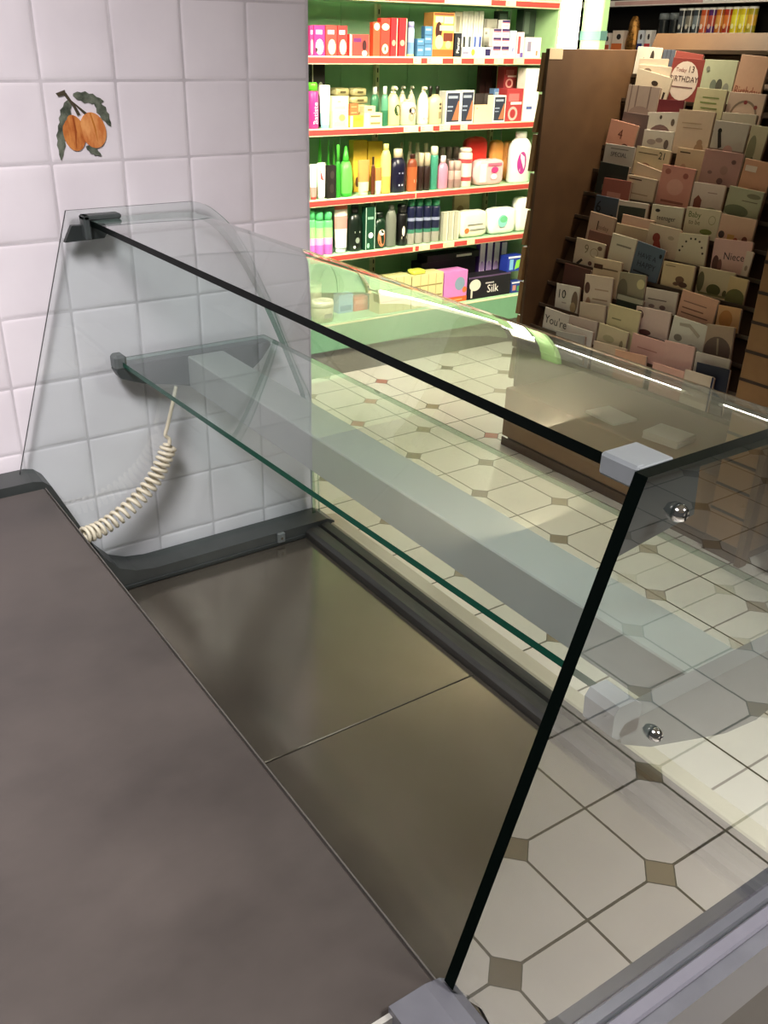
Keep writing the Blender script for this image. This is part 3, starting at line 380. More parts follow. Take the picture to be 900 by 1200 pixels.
('box', -2.683, 3.683, 0.33, 0.059, 0.31, 0.035, ['#4a2f78'], [('r', 0.1, 0.9, 0.4, 1, '#efe6f2'), ('o', 0.5, 0.5, 0.36, 0.12, '#b79ad0')], 'sanitary_pack', 'purple and white upright pack, rightmost of four under the shelf', 'purple and white packs'),
('box', -2.56, 3.702, 0.33, 0.101, 0.073, 0.061, ['#28408f'], [('r', 0, 1, 0.86, 1, '#e6e6ee'), ('r', 0.1, 0.4, 0.2, 0.7, '#c88a7a'), ('r', 0.5, 0.9, 0.1, 0.6, '#4a9a5a')], 'toothpaste_box', 'dark blue box, lower one by the brown display panel', None),
('box', -2.57, 3.67, 0.475, 0.134, 0.099, 0.081, ['#2238a0'], [('r', 0, 1, 0.88, 1, '#eef0f2'), ('r', 0.1, 0.35, 0.1, 0.8, '#7fb6e0'), ('p', [(0.45, 0.1), (0.75, 0.2), (0.8, 0.75), (0.55, 0.7)], '#8ad04a'), ('r', 0.8, 0.95, 0.1, 0.8, '#cfe0f2')], 'toothpaste_box', 'bright blue box with a green stripe, upper one by the brown display panel', None),
]
CARDS=[
(12, -1.121, 0.073, 0.119, -0.04, 0.006, 0, '#ddd3c8', [('t', '1', 0.6, 0.5, 0.3, '#3a2c28')], 'tiny white card with a dark numeral in the top left corner of the rack'),
(12, -1.045, 0.063, 0.117, -0.028, 0.006, 0, '#ddd3c8', [('o', 0.25, 0.5, 0.2, 0.4, '#3a302c')], 'tiny white card with a black shape, second in the top row'),
(12, -0.974, 0.062, 0.109, -0.045, 0.02, 0, '#5a6070', [('r', 0.3, 0.36, 0, 1, '#3f4450'), ('r', 0.62, 0.68, 0, 1, '#3f4450')], 'small slate blue card in the top row beside the red birthday card'),
(11, -1.033, 0.157, 0.173, -0.006, 0.008, 0.022, '#d8c8b4', [('o', 0.2, 0.6, 0.12, 0.2, '#6a5648'), ('o', 0.75, 0.55, 0.1, 0.14, '#3a2a24')], 'cream card with two dark animals, under the tiny top left cards'),
(11, -1.017, 0.178, 0.142, -0.042, 0.008, 0.01, '#d8c8b4', [('o', 0.3, 0.8, 0.14, 0.12, '#7a6a60'), ('o', 0.72, 0.65, 0.08, 0.14, '#2c2422')], 'cream card with a black figure, third from the top at the left'),
(11, -1.006, 0.191, 0.101, -0.178, 0.006, 0, '#d8c8b4', [('o', 0.55, 0.62, 0.1, 0.1, '#3a2c26'), ('r', 0.86, 0.92, 0.1, 0.4, '#3a2c26')], 'cream card tilted down to the right near the top left'),
(12, -0.87, 0.144, 0.093, -0.101, 0.008, 0, '#9a4a44', [], 'dark red card peeping out behind the red birthday card'),
(11, -0.84, 0.184, 0.172, -0.042, 0.02, 0.022, '#8a3a36', [('o', 0.42, 0.5, 0.4, 0.44, '#e2cfc4'), ('t', 'Today', 0.3, 0.74, 0.1, '#8a3a36'), ('t', '13', 0.58, 0.76, 0.16, '#3a2024'), ('t', 'BIRTHDAY', 0.42, 0.54, 0.14, '#4a2a2e'), ('r', 0.12, 0.72, 0.345, 0.375, '#7a5a5a')], 'tall red birthday card with a white oval and the number 13'),
(11, -0.67, 0.158, 0.172, -0.017, 0.014, 0, '#c9ccae', [('o', 0.4, 0.45, 0.1, 0.13, '#7c8478'), ('o', 0.58, 0.45, 0.1, 0.15, '#5a5a50'), ('o', 0.8, 0.4, 0.09, 0.12, '#9a9c90'), ('o', 0.15, 0.8, 0.06, 0.06, '#8a8c80')], 'pale green card with three grey balloons'),
(11, -0.524, 0.131, 0.187, -0.063, 0.014, 0, '#d6ab92', [('t', 'Birthday', 0.5, 0.3, 0.22, '#a0604e')], 'peach card with reddish script along its foot, top right'),
(10, -1.013, 0.176, 0.162, -0.028, 0.012, 0, '#a8948c', [('r', 0.1, 0.14, 0.3, 1, '#7a6660'), ('r', 0.3, 0.34, 0.3, 1, '#7a6660'), ('r', 0.7, 0.74, 0.3, 1, '#7a6660'), ('o', 0.5, 0.3, 0.35, 0.2, '#8f7b76')], 'grey-mauve striped card with an arch, at the left under the tilted cream card'),
(10, -0.848, 0.135, 0.116, 0.005, 0.02, 0, '#6e2830', [], 'plain dark red card between the striped card and the large cream card'),
(10, -0.661, 0.147, 0.164, -0.034, 0.012, 0, '#d6cda6', [('r', 0.25, 0.8, 0.78, 0.81, '#7a8a4c'), ('r', 0.2, 0.75, 0.66, 0.69, '#7a8a4c'), ('r', 0.25, 0.8, 0.54, 0.57, '#7a8a4c'), ('o', 0.5, 0.3, 0.05, 0.12, '#a0a860')], 'cream card with green lettering lines'),
(10, -0.5, 0.167, 0.155, -0.02, 0.016, 0.016, '#cfb3a2', [('ring', 0.5, 0.45, 0.38, 0.38, '#8a7466'), ('o', 0.5, 0.78, 0.05, 0.05, '#8a3a3a'), ('o', 0.8, 0.68, 0.05, 0.05, '#8a3a3a'), ('r', 0.35, 0.68, 0.5, 0.53, '#9a7f70')], 'pinkish card with a leafy wreath ring'),
(9, -1.013, 0.156, 0.149, -0.054, 0.01, 0.034, '#6e5a58', [], 'dark mauve card against the left side of the rack'),
(9, -0.855, 0.166, 0.161, 0.056, 0.012, 0.048, '#ddd3c8', [('o', 0.45, 0.3, 0.42, 0.4, '#7c6060'), ('o', 0.45, 0.88, 0.04, 0.05, '#4a3a36'), ('o', 0.85, 0.75, 0.06, 0.09, '#6a5a50')], 'white card with a mauve hill and small dark marks'),
(9, -0.68, 0.177, 0.182, -0.006, 0.016, 0, '#d8bea6', [('r', 0.15, 0.7, 0.72, 0.74, '#b89a80'), ('r', 0.2, 0.75, 0.62, 0.64, '#b89a80'), ('o', 0.75, 0.2, 0.13, 0.13, '#a88468'), ('o', 0.75, 0.34, 0.08, 0.07, '#a88468')], 'large plain cream card with a faint bear at its foot, centre of the upper rack'),
(9, -1.062, 0.163, 0.106, -0.116, 0.03, 0, '#dca08c', [('t', '4', 0.45, 0.5, 0.42, '#7a4a3e'), ('o', 0.7, 0.1, 0.12, 0.1, '#5a3028')], 'pink card numbered 4 at the left edge'),
(9, -0.852, 0.162, 0.094, -0.0, 0.02, 0, '#ddd3c8', [('o', 0.3, 0.5, 0.15, 0.12, '#a89a94'), ('o', 0.55, 0.6, 0.12, 0.1, '#9a8c88'), ('o', 0.8, 0.45, 0.08, 0.2, '#6e605c'), ('r', 0.05, 0.6, 0.2, 0.24, '#8a7c78')], 'white floral card right of the pink numbered card'),
(9, -0.504, 0.161, 0.147, -0.034, 0.014, 0, '#bfb4aa', [('r', 0, 1, 0, 0.3, '#94786c'), ('o', 0.2, 0.75, 0.06, 0.07, '#1c1414'), ('p', [(0.15, 0.7), (0.25, 0.7), (0.35, 0.35), (0.25, 0.3)], '#2c2222'), ('o', 0.55, 0.28, 0.14, 0.14, '#c89a90')], 'grey picture card with a small dark bird-like silhouette'),
(10, -0.503, 0.159, 0.082, -0.009, 0.012, 0, '#c9beac', [], 'pale blank card top behind the grey picture card'),
(9, -0.378, 0.077, 0.142, -0.066, 0.014, 0, '#c8bd9e', [('o', 0.3, 0.35, 0.25, 0.4, '#8a8468'), ('o', 0.5, 0.1, 0.08, 0.1, '#5a5a48')], 'greenish cream landscape card at the right edge of the upper rack'),
(8, -1.023, 0.172, 0.12, -0.021, 0.012, 0, '#b9b2ac', [('r', 0.2, 0.8, 0.845, 0.875, '#6a6464'), ('t', 'SPECIAL', 0.5, 0.66, 0.17, '#3c383a')], 'grey-white card lettered SPECIAL at the left edge'),
(8, -0.836, 0.187, 0.121, -0.037, 0.022, 0, '#dcc6a4', [('r', 0.08, 0.65, 0.785, 0.815, '#5a4838'), ('t', '21', 0.78, 0.78, 0.26, '#1e1a1a'), ('o', 0.35, 0.35, 0.14, 0.14, '#b08a78')], 'cream card with a bold black 21'),
(8, -0.649, 0.152, 0.134, -0.024, 0.018, 0.018, '#d3b698', [('r', 0.1, 0.45, 0.86, 0.9, '#4a3428'), ('o', 0.3, 0.45, 0.09, 0.1, '#c09a80')], 'tan card with a short dark line at its top'),
(8, -0.484, 0.183, 0.14, -0.03, 0.014, 0, '#b78c84', [('o', 0.55, 0.2, 0.08, 0.09, '#6e4e4c'), ('o', 0.8, 0.75, 0.06, 0.06, '#7c5a56'), ('o', 0.25, 0.4, 0.06, 0.05, '#8a6662'), ('o', 0.6, 0.5, 0.1, 0.12, '#a88078')], 'dusty mauve card with dark butterflies'),
(7, -0.314, 0.128, 0.219, -0.066, 0.02, 0.018, '#dca384', [('r', 0.08, 0.48, 0.8, 0.9, '#f0dccb'), ('o', 0.6, 0.45, 0.35, 0.1, '#c48c70')], 'peach card with a white price sticker'),
(7, -0.83, 0.169, 0.135, -0.175, 0.01, 0.022, '#d9bfa8', [], 'folded cream card slipping sideways below the card with 21'),
(7, -0.672, 0.17, 0.163, -0.032, 0.016, 0.036, '#d8988a', [('o', 0.2, 0.85, 0.09, 0.07, '#b06a60'), ('o', 0.75, 0.8, 0.08, 0.07, '#a86058'), ('r', 0.15, 0.85, 0.1, 0.16, '#9a5c54'), ('o', 0.5, 0.5, 0.25, 0.2, '#e2aa9c')], 'rose pink floral card with rounded look, left of centre'),
(7, -1.008, 0.169, 0.141, -0.044, 0.014, 0, '#2c302c', [('t', '11', 0.28, 0.25, 0.2, '#7a7a5c')], 'very dark green card with a faint gold number'),
(6, -0.954, 0.158, 0.184, -0.004, 0.014, 0.034, '#9a5c52', [('r', 0.2, 0.7, 0.55, 0.7, '#c08a7c')], 'brick pink card under the dark green card'),
(7, -0.838, 0.159, 0.105, -0.039, 0.018, 0, '#d3bfaa', [('r', 0.05, 0.5, 0.84, 0.89, '#4a342c'), ('r', 0.15, 0.8, 0.3, 0.34, '#a08874')], 'cream card with a dark brown bar at its top, left of the rose floral card'),
(7, -0.488, 0.151, 0.119, 0.005, 0.014, 0, '#dfccc0', [('p', [(0.1, 0.0), (0.35, 0.0), (0.35, 0.45), (0.22, 0.6), (0.1, 0.45)], '#8a4c40'), ('o', 0.7, 0.15, 0.2, 0.1, '#a8a088'), ('r', 0.5, 0.8, 0.7, 0.73, '#a88a80')], 'white card with a red birdhouse'),
(7, -0.321, 0.156, 0.116, -0.052, 0.014, 0, '#b9b79a', [('o', 0.35, 0.25, 0.36, 0.2, '#7e8468'), ('r', 0.45, 0.9, 0.6, 0.63, '#7c7260'), ('o', 0.75, 0.8, 0.2, 0.08, '#8a866c')], 'pale green card with a hill and a branch'),
(6, -0.978, 0.136, 0.109, -0.011, 0.012, 0, '#4c5866', [('t', '6', 0.18, 0.55, 0.5, '#1c2028'), ('o', 0.8, 0.3, 0.06, 0.06, '#2a3038')], 'slate blue card with a black number 6'),
(6, -0.825, 0.167, 0.105, 0.022, 0.03, 0, '#d4c8bc', [('r', 0.04, 0.94, 0.05, 0.8, '#343a32')], 'white-edged card with a dark green photograph'),
(6, -0.638, 0.163, 0.112, 0.027, 0.018, 0, '#ddd4c0', [('t', 'teenager', 0.5, 0.55, 0.19, '#1d1918'), ('o', 0.2, 0.8, 0.08, 0.06, '#3a3432'), ('o', 0.55, 0.15, 0.05, 0.05, '#1d1918'), ('o', 0.7, 0.15, 0.05, 0.05, '#1d1918')], 'white card lettered teenager in black'),
(6, -0.461, 0.165, 0.125, 0.021, 0.018, 0, '#dccfb2', [('t', 'Baby', 0.27, 0.78, 0.2, '#5a6a30'), ('t', 'to be', 0.3, 0.55, 0.16, '#6a5a40'), ('o', 0.68, 0.3, 0.18, 0.09, '#7c8446'), ('ring', 0.8, 0.68, 0.1, 0.14, '#a09468')], 'cream card with green lettering about a baby and a leaf'),
(6, -0.298, 0.159, 0.118, -0.015, 0.02, 0, '#dcb49c', [('o', 0.12, 0.35, 0.09, 0.12, '#4c3c3a'), ('r', 0.3, 0.5, 0.15, 0.4, '#cfa05c'), ('o', 0.8, 0.3, 0.08, 0.12, '#7a4038'), ('o', 0.55, 0.25, 0.06, 0.08, '#b05a48')], 'pink card with two small animals'),
(5, -0.961, 0.15, 0.133, -0.065, 0.014, 0, '#c9ad98', [('t', '1', 0.38, 0.6, 0.34, '#3c2822'), ('t', 'today', 0.62, 0.58, 0.16, '#8a6a5c')], 'tan card with a 1 at the left edge'),
(5, -0.773, 0.175, 0.148, -0.027, 0.012, 0.018, '#dcb9a4', [('r', 0.4, 0.8, 0.55, 0.6, '#b08a78')], 'pinkish envelope card tilted under the dark green photograph card'),
(5, -0.781, 0.177, 0.111, -0.02, 0.014, 0, '#cdb79c', [('p', [(0, 0.6), (0.5, 0.5), (1, 0.1), (0.6, 0.1)], '#a88c72')], 'cream card with a tan diagonal wave'),
(5, -0.609, 0.165, 0.136, -0.026, 0.012, 0, '#d9c4ac', [('o', 0.3, 0.62, 0.12, 0.14, '#9a3c30'), ('p', [(0.2, 0.1), (0.6, 0.1), (0.42, 0.55), (0.25, 0.5)], '#a8483c'), ('o', 0.75, 0.7, 0.1, 0.06, '#b8a48c')], 'cream card with a red-dressed figure, below the teenager card'),
(5, -0.451, 0.145, 0.124, 0.079, 0.02, 0, '#dcd0b4', [('o', 0.3, 0.75, 0.035, 0.035, '#4a4036'), ('o', 0.45, 0.85, 0.035, 0.035, '#4a4036'), ('o', 0.6, 0.85, 0.035, 0.035, '#2a2420'), ('o', 0.75, 0.78, 0.035, 0.035, '#5a4a40'), ('o', 0.2, 0.58, 0.03, 0.03, '#3a3028'), ('o', 0.85, 0.6, 0.035, 0.035, '#5a4a40'), ('o', 0.9, 0.42, 0.035, 0.035, '#4a3a30'), ('o', 0.12, 0.45, 0.035, 0.035, '#2a2420')], 'pale cream card with an arch of dark confetti dots'),
(5, -0.27, 0.173, 0.128, 0.068, 0.022, 0.012, '#e0b5ac', [('t', 'Niece', 0.58, 0.5, 0.24, '#4a3a40'), ('o', 0.12, 0.25, 0.09, 0.25, '#6a4640'), ('o', 0.24, 0.2, 0.06, 0.2, '#8a5a50')], 'pink card with the word Niece'),
(5, -0.191, 0.031, 0.105, -0.04, 0.008, 0, '#dccab8', [('o', 0.5, 0.4, 0.2, 0.1, '#a08878')], 'narrow white card at the right side, beside the Niece card'),
(4, -0.931, 0.155, 0.159, -0.044, 0.012, 0.018, '#7a5248', [('r', 0.1, 0.9, 0.2, 0.35, '#5a3830')], 'mauve-brown card under the tan card with a 1'),
(4, -0.787, 0.139, 0.169, -0.059, 0.014, 0, '#ddd3be', [('r', 0.25, 0.85, 0.729, 0.771, '#8a8070'), ('r', 0.05, 0.95, 0.1, 0.2, '#4a3c30')], 'off-white card with faint grey script at the left'),
(4, -0.642, 0.15, 0.151, -0.11, 0.03, 0, '#5c6c7c', [('t', 'HAVE A', 0.45, 0.66, 0.15, '#2c3440'), ('t', 'HAPPY', 0.5, 0.42, 0.17, '#2c3440'), ('r', 0.1, 0.7, 0.178, 0.223, '#2c3440'), ('o', 0.9, 0.8, 0.05, 0.06, '#1c2228')], 'blue card with dark capital letters, tilted in its pocket'),
(4, -0.967, 0.174, 0.122, -0.018, 0.014, 0, '#d3c3aa', [('t', '9', 0.4, 0.66, 0.36, '#8a7a60'), ('ring', 0.68, 0.6, 0.14, 0.16, '#a08c70'), ('p', [(0.12, 0.1), (0.28, 0.3), (0.34, 0.24), (0.2, 0.05)], '#2c2420'), ('o', 0.6, 0.2, 0.07, 0.08, '#6a4a44'), ('o', 0.85, 0.8, 0.08, 0.08, '#7a5c50')], 'cream card numbered 9 at the left'),
(3, -0.811, 0.157, 0.167, 0.022, 0.016, 0, '#d8c4a4', [('r', 0.02, 0.35, 0.72, 0.84, '#4a2c1e'), ('r', 0.35, 0.92, 0.731, 0.769, '#7a6650'), ('p', [(0.1, 0.5), (0.5, 0.4), (0.95, 0.05), (0.5, 0.2)], '#b09474')], 'cream card with a brown bar and pale script'),
(4, -0.466, 0.157, 0.109, 0.036, 0.016, 0, '#d9c29a', [('o', 0.6, 0.42, 0.14, 0.13, '#6e4c38'), ('o', 0.72, 0.25, 0.14, 0.1, '#5a3a2c'), ('o', 0.5, 0.25, 0.1, 0.07, '#7a5a44'), ('r', 0.08, 0.4, 0.85, 0.88, '#8a7254')], 'straw coloured card with dark brown flowers'),
(4, -0.297, 0.167, 0.115, 0.021, 0.016, 0.018, '#cfbf9c', [('o', 0.5, 0.3, 0.2, 0.2, '#5a5c34'), ('o', 0.1, 0.5, 0.1, 0.35, '#6e6a4c'), ('o', 0.82, 0.25, 0.06, 0.12, '#5a5634'), ('r', 0.1, 0.9, 0.1, 0.16, '#8a8458')], 'cream landscape card with a green bush'),
(4, -0.183, 0.083, 0.109, -0.002, 0.014, 0, '#d0b888', [('o', 0.5, 0.2, 0.55, 0.4, '#6c6a3a')], 'straw card with a green hill at the right end of its row'),
(3, -0.659, 0.148, 0.131, 0.069, 0.012, 0, '#a29a80', [('o', 0.2, 0.4, 0.2, 0.4, '#7c7660'), ('o', 0.85, 0.7, 0.14, 0.16, '#d6cc9c'), ('o', 0.4, 0.15, 0.4, 0.16, '#86806a')], 'grey-green misty picture card'),
(3, -0.985, 0.161, 0.107, -0.015, 0.02, 0, '#5c3a32', [], 'dark brown card at the left edge above the number 10'),
(2, -0.982, 0.143, 0.12, 0.066, 0.014, 0, '#ddd6ca', [('t', '10', 0.26, 0.62, 0.36, '#161414'), ('r', 0.3, 0.5, 0.3, 0.34, '#a89c90'), ('o', 0.85, 0.4, 0.14, 0.42, '#7a6654'), ('o', 0.8, 0.2, 0.12, 0.2, '#a8906c')], 'white card with a bold black 10'),
(2, -0.802, 0.16, 0.194, 0.078, 0.03, 0, '#dcc8b4', [('o', 0.12, 0.7, 0.1, 0.13, '#5c3a34'), ('r', 0.4, 0.9, 0.68, 0.71, '#b89c84'), ('r', 0.35, 0.9, 0.46, 0.49, '#a88a74'), ('r', 0.45, 0.85, 0.32, 0.35, '#a88a74'), ('o', 0.2, 0.3, 0.1, 0.2, '#b89078')], 'cream verse card beside the number 10'),
(2, -0.639, 0.143, 0.141, -0.001, 0.02, 0.034, '#26302a', [('r', 0, 1, 0.85, 1, '#b8b4a0')], 'black-green card with a pale top edge'),
(3, -0.495, 0.162, 0.095, 0.06, 0.03, 0, '#d6cabc', [('r', 0.1, 0.7, 0.528, 0.573, '#6e5c58'), ('o', 0.6, 0.25, 0.1, 0.1, '#7c6460'), ('o', 0.25, 0.25, 0.1, 0.08, '#8a7470')], 'white card with mauve lettering and flowers'),
(3, -0.317, 0.175, 0.115, -0.051, 0.03, 0, '#dfae92', [('r', 0.1, 0.75, 0.62, 0.66, '#9a7060'), ('r', 0.1, 0.7, 0.397, 0.443, '#8a5c4e'), ('r', 0.1, 0.85, 0.22, 0.26, '#7a5448')], 'peach card with lines of brown lettering'),
(3, -0.162, 0.102, 0.1, 0.058, 0.016, 0, '#d8a874', [('o', 0.4, 0.5, 0.3, 0.35, '#c08248'), ('o', 0.5, 0.15, 0.12, 0.1, '#8a5a34')], 'orange card with an autumn tree'),
(1, -0.625, 0.175, 0.201, 0.012, 0.014, 0.034, '#d6ca9e', [('r', 0.15, 0.45, 0.7, 0.73, '#8a8460'), ('o', 0.55, 0.2, 0.1, 0.06, '#a8884c')], 'pale yellow-green card at the lower left'),
(2, -0.488, 0.178, 0.119, 0.056, 0.03, 0, '#e0c8bc', [('o', 0.12, 0.72, 0.12, 0.16, '#3c2424'), ('o', 0.1, 0.35, 0.1, 0.2, '#4a2c2a'), ('o', 0.35, 0.15, 0.18, 0.1, '#6a403c')], 'pale pink card with dark red flowers down its left side'),
(2, -0.306, 0.169, 0.117, -0.04, 0.02, 0, '#dfdccc', [('p', [(0.2, 0.82), (0.5, 0.88), (0.85, 0.6), (0.8, 0.5), (0.5, 0.75), (0.22, 0.72)], '#b4ab98'), ('o', 0.25, 0.3, 0.12, 0.12, '#8a8478'), ('o', 0.7, 0.12, 0.15, 0.1, '#7c766c')], 'white card with clipped corners and a pale ribbon arc'),
(2, -0.153, 0.128, 0.127, 0.108, 0.02, 0, '#b8a089', [('o', 0.5, 0.2, 0.48, 0.45, '#6e5c54'), ('p', [(0.45, 0.6), (0.52, 0.6), (0.56, 0.1), (0.5, 0.1)], '#a8957e')], 'taupe card with a dark arch at the lower right'),
(1, -0.998, 0.158, 0.105, -0.027, 0.014, 0, '#d3ccc2', [('t', "You're", 0.5, 0.5, 0.4, '#3c3634')], 'white card with the word You are at the lower left corner'),
(1, -0.828, 0.164, 0.108, 0.036, 0.014, 0, '#c4b2a8', [('p', [(0.05, 0.7), (0.4, 0.5), (0.6, 0.2), (0.3, 0.4)], '#9a8880')], 'pinkish grey card at the lower left'),
(1, -0.793, 0.151, 0.173, 0.094, 0.012, 0.034, '#cdbba4', [('o', 0.2, 0.4, 0.15, 0.14, '#a0907c')], 'pale cream card below the verse card'),
(0, -0.828, 0.158, 0.169, -0.005, 0.05, 0.024, '#d6d0c8', [('r', 0.15, 0.75, 0.52, 0.58, '#4a4444')], 'thick pile of white and dark cards at the lower left corner'),
(0, -0.849, 0.176, 0.131, 0.098, 0.02, 0, '#a8a4a0', [('r', 0.1, 0.9, 0.5, 0.56, '#7c7874')], 'grey-white card in front of the thick pile'),
(1, -0.656, 0.164, 0.11, -0.028, 0.03, 0, '#cfc2a0', [('o', 0.4, 0.5, 0.2, 0.14, '#b0a684'), ('o', 0.85, 0.4, 0.06, 0.2, '#8a7c60')], 'cream-green card at the lower left of centre'),
(1, -0.457, 0.174, 0.116, 0.005, 0.03, 0, '#dfb0a4', [('r', 0.2, 0.8, 0.531, 0.57, '#b88078')], 'plain pink card with faint script in the bottom rows'),
(1, -0.298, 0.147, 0.126, 0.056, 0.03, 0, '#e0b4a8', [], 'blank pink card, right of the faint pink script card'),
(1, -0.136, 0.158, 0.119, 0.05, 0.014, 0, '#c9bfb4', [('o', 0.6, 0.5, 0.16, 0.12, '#7a7470'), ('o', 0.85, 0.3, 0.1, 0.2, '#9a928a')], 'grey-white card behind the navy card'),
(0, -0.106, 0.15, 0.185, 0.065, 0.03, 0.034, '#22283c', [], 'navy blue card at the bottom right'),
(0, -0.154, 0.135, 0.149, 0.026, 0.03, 0, '#dcccb8', [('r', 0.94, 1, 0, 1, '#1e2c50')], 'cream card with a navy edge, at the bottom right corner'),
(0, -0.632, 0.187, 0.135, 0.055, 0.014, 0.018, '#cbb6a0', [], 'pale beige card lying low in the bottom row'),
(0, -0.498, 0.166, 0.136, 0.079, 0.014, 0, '#dcab8e', [('r', 0.1, 0.5, 0.5, 0.56, '#b88468')], 'peach card in the bottom row'),
(0, -0.304, 0.158, 0.134, 0.014, 0.014, 0, '#dfae9e', [], 'pink card low in the bottom row by the cream card'),
]

# ================================================================== SETTING
FT, FX, FY = .25, -.7834, 1.9405      # floor tile pitch and the place of one dark inset
def floor_mat():
    m, nt, N, L = nt_new('cream_octagon_floor_tiles')
    out = N.new('ShaderNodeOutputMaterial'); b = N.new('ShaderNodeBsdfPrincipled'); L.new(b.outputs[0], out.inputs[0])
    tc = N.new('ShaderNodeTexCoord'); sp = N.new('ShaderNodeSeparateXYZ'); L.new(tc.outputs['Object'], sp.inputs[0])
    def mt(op, a, c=None):
        n = N.new('ShaderNodeMath'); n.operation = op; n.inputs[2].default_value = .3
        for i, v in enumerate((a, c)):
            if v is None: continue
            if isinstance(v, (int, float)): n.inputs[i].default_value = v
            else: L.new(v, n.inputs[i])
        return n.outputs[0]
    u = mt('DIVIDE', mt('SUBTRACT', sp.outputs[0], FX), FT); v = mt('DIVIDE', mt('SUBTRACT', sp.outputs[1], FY), FT)
    ru = mt('ROUND', u); rv = mt('ROUND', v)
    du = mt('ABSOLUTE', mt('SUBTRACT', u, ru)); dv = mt('ABSOLUTE', mt('SUBTRACT', v, rv))
    grout = mt('LESS_THAN', mt('MINIMUM', du, dv), .0145)
    shift = mt('GREATER_THAN', u, 9.0)             # the laying pattern steps by one tile under the counter
    par = mt('MODULO', mt('ADD', mt('ADD', mt('ADD', ru, rv), shift), 400), 2)
    par = mt('LESS_THAN', par, .5)
    s = mt('ADD', du, dv)
    dot = mt('MULTIPLY', mt('LESS_THAN', s, .185), par)
    edge = mt('MULTIPLY', mt('LESS_THAN', s, .205), par)
    wn = N.new('ShaderNodeTexWhiteNoise'); wn.noise_dimensions = '2D'
    cb = N.new('ShaderNodeCombineXYZ'); L.new(ru, cb.inputs[0]); L.new(rv, cb.inputs[1]); L.new(cb.outputs[0], wn.inputs['Vector'])
    dc = N.new('ShaderNodeValToRGB'); dc.color_ramp.interpolation = 'CONSTANT'
    for i, (p, c) in enumerate([(0, '#75674d'), (.4, '#8a7c62'), (.7, '#63553f'), (.9, '#9c8a70')]):
        e = dc.color_ramp.elements[i] if i < 2 else dc.color_ramp.elements.new(p)
        e.position = p; e.color = lin(c)
    L.new(wn.outputs['Value'], dc.inputs[0])
    fu = mt('FLOOR', u); fv = mt('FLOOR', v); cb2 = N.new('ShaderNodeCombineXYZ'); L.new(fu, cb2.inputs[0]); L.new(fv, cb2.inputs[1])
    w2 = N.new('ShaderNodeTexWhiteNoise'); w2.noise_dimensions = '2D'; L.new(cb2.outputs[0], w2.inputs['Vector'])
    tcol = N.new('ShaderNodeMix'); tcol.data_type = 'RGBA'; tcol.inputs[6].default_value = lin('#cbc4b8'); tcol.inputs[7].default_value = lin('#d6cfc4'); L.new(w2.outputs['Value'], tcol.inputs[0])
    no = N.new('ShaderNodeTexNoise'); no.inputs['Scale'].default_value = 5; no.inputs['Detail'].default_value = 5; L.new(tc.outputs['Object'], no.inputs['Vector'])
    mr = N.new('ShaderNodeMapRange'); mr.inputs[3].default_value = .88; mr.inputs[4].default_value = 1.08; L.new(no.outputs['Fac'], mr.inputs[0])
    mul = N.new('ShaderNodeMix'); mul.data_type = 'RGBA'; mul.blend_type = 'MULTIPLY'; mul.inputs[0].default_value = 1; L.new(tcol.outputs[2], mul.inputs[6]); L.new(mr.outputs[0], mul.inputs[7])
    def over(fac, base, col):
        n = N.new('ShaderNodeMix'); n.data_type = 'RGBA'; L.new(fac, n.inputs[0]); L.new(base, n.inputs[6])
        if isinstance(col, str): n.inputs[7].default_value = lin(col)
        else: L.new(col, n.inputs[7])
        return n.outputs[2]
    c = over(grout, mul.outputs[2], '#4b4434'); c = over(edge, c, '#4b4434'); 
    # a few insets in the far aisle are terracotta
    sm = mt('ADD', ru, rv); line = mt('MULTIPLY', mt('COMPARE', sm, -4), mt('LESS_THAN', ru, -3.5)); one = mt('MULTIPLY', mt('COMPARE', sm, 0), mt('COMPARE', ru, -2))
    dcol = over(mt('MAXIMUM', line, one), dc.outputs[0], '#a0604c')
    c = over(dot, c, dcol)
    L.new(c, b.inputs['Base Color'])
    r = N.new('ShaderNodeMapRange'); r.inputs[3].default_value = .22; r.inputs[4].default_value = .42; L.new(no.outputs['Fac'], r.inputs[0]); L.new(r.outputs[0], b.inputs['Roughness'])
    return m
mb = MB(); mb.box(-6, 4.5, -2.5, 7.5, -.1, 0, floor_mat()); tag(mb.build('floor'), kind='structure')
mb = MB(); mb.box(-6, 4.5, -2.5, 7.5, 3.0, 3.1, pmat('#b9b4aa', .8, 0, .2, .02, 4)); tag(mb.build('ceiling'), kind='structure')
mb = MB(); mb.box(-6, 4.5, 6.95, 7.05, 0, 3.0, pmat('#4a453e', .8, 0, .2, .05, 4)); tag(mb.build('wall_back'), kind='structure')
mb = MB(); mb.box(-3.25, -3.15, -2.5, 4.3, 0, 3.0, pmat('#9aa68e', .7, 0, .2, .05, 4)); tag(mb.build('wall_far'), kind='structure')
mb = MB(); mb.box(-2.5, -2.335, 4.0, 4.05, 0, 3.0, pmat('#a9d098', .5, 0, .4, .03, 6), .004)
mb.box(-2.502, -2.333, 3.996, 4.052, 1.835, 1.885, pmat('#5f8884', .5))
tag(mb.build('trim_pillar'), kind='structure')

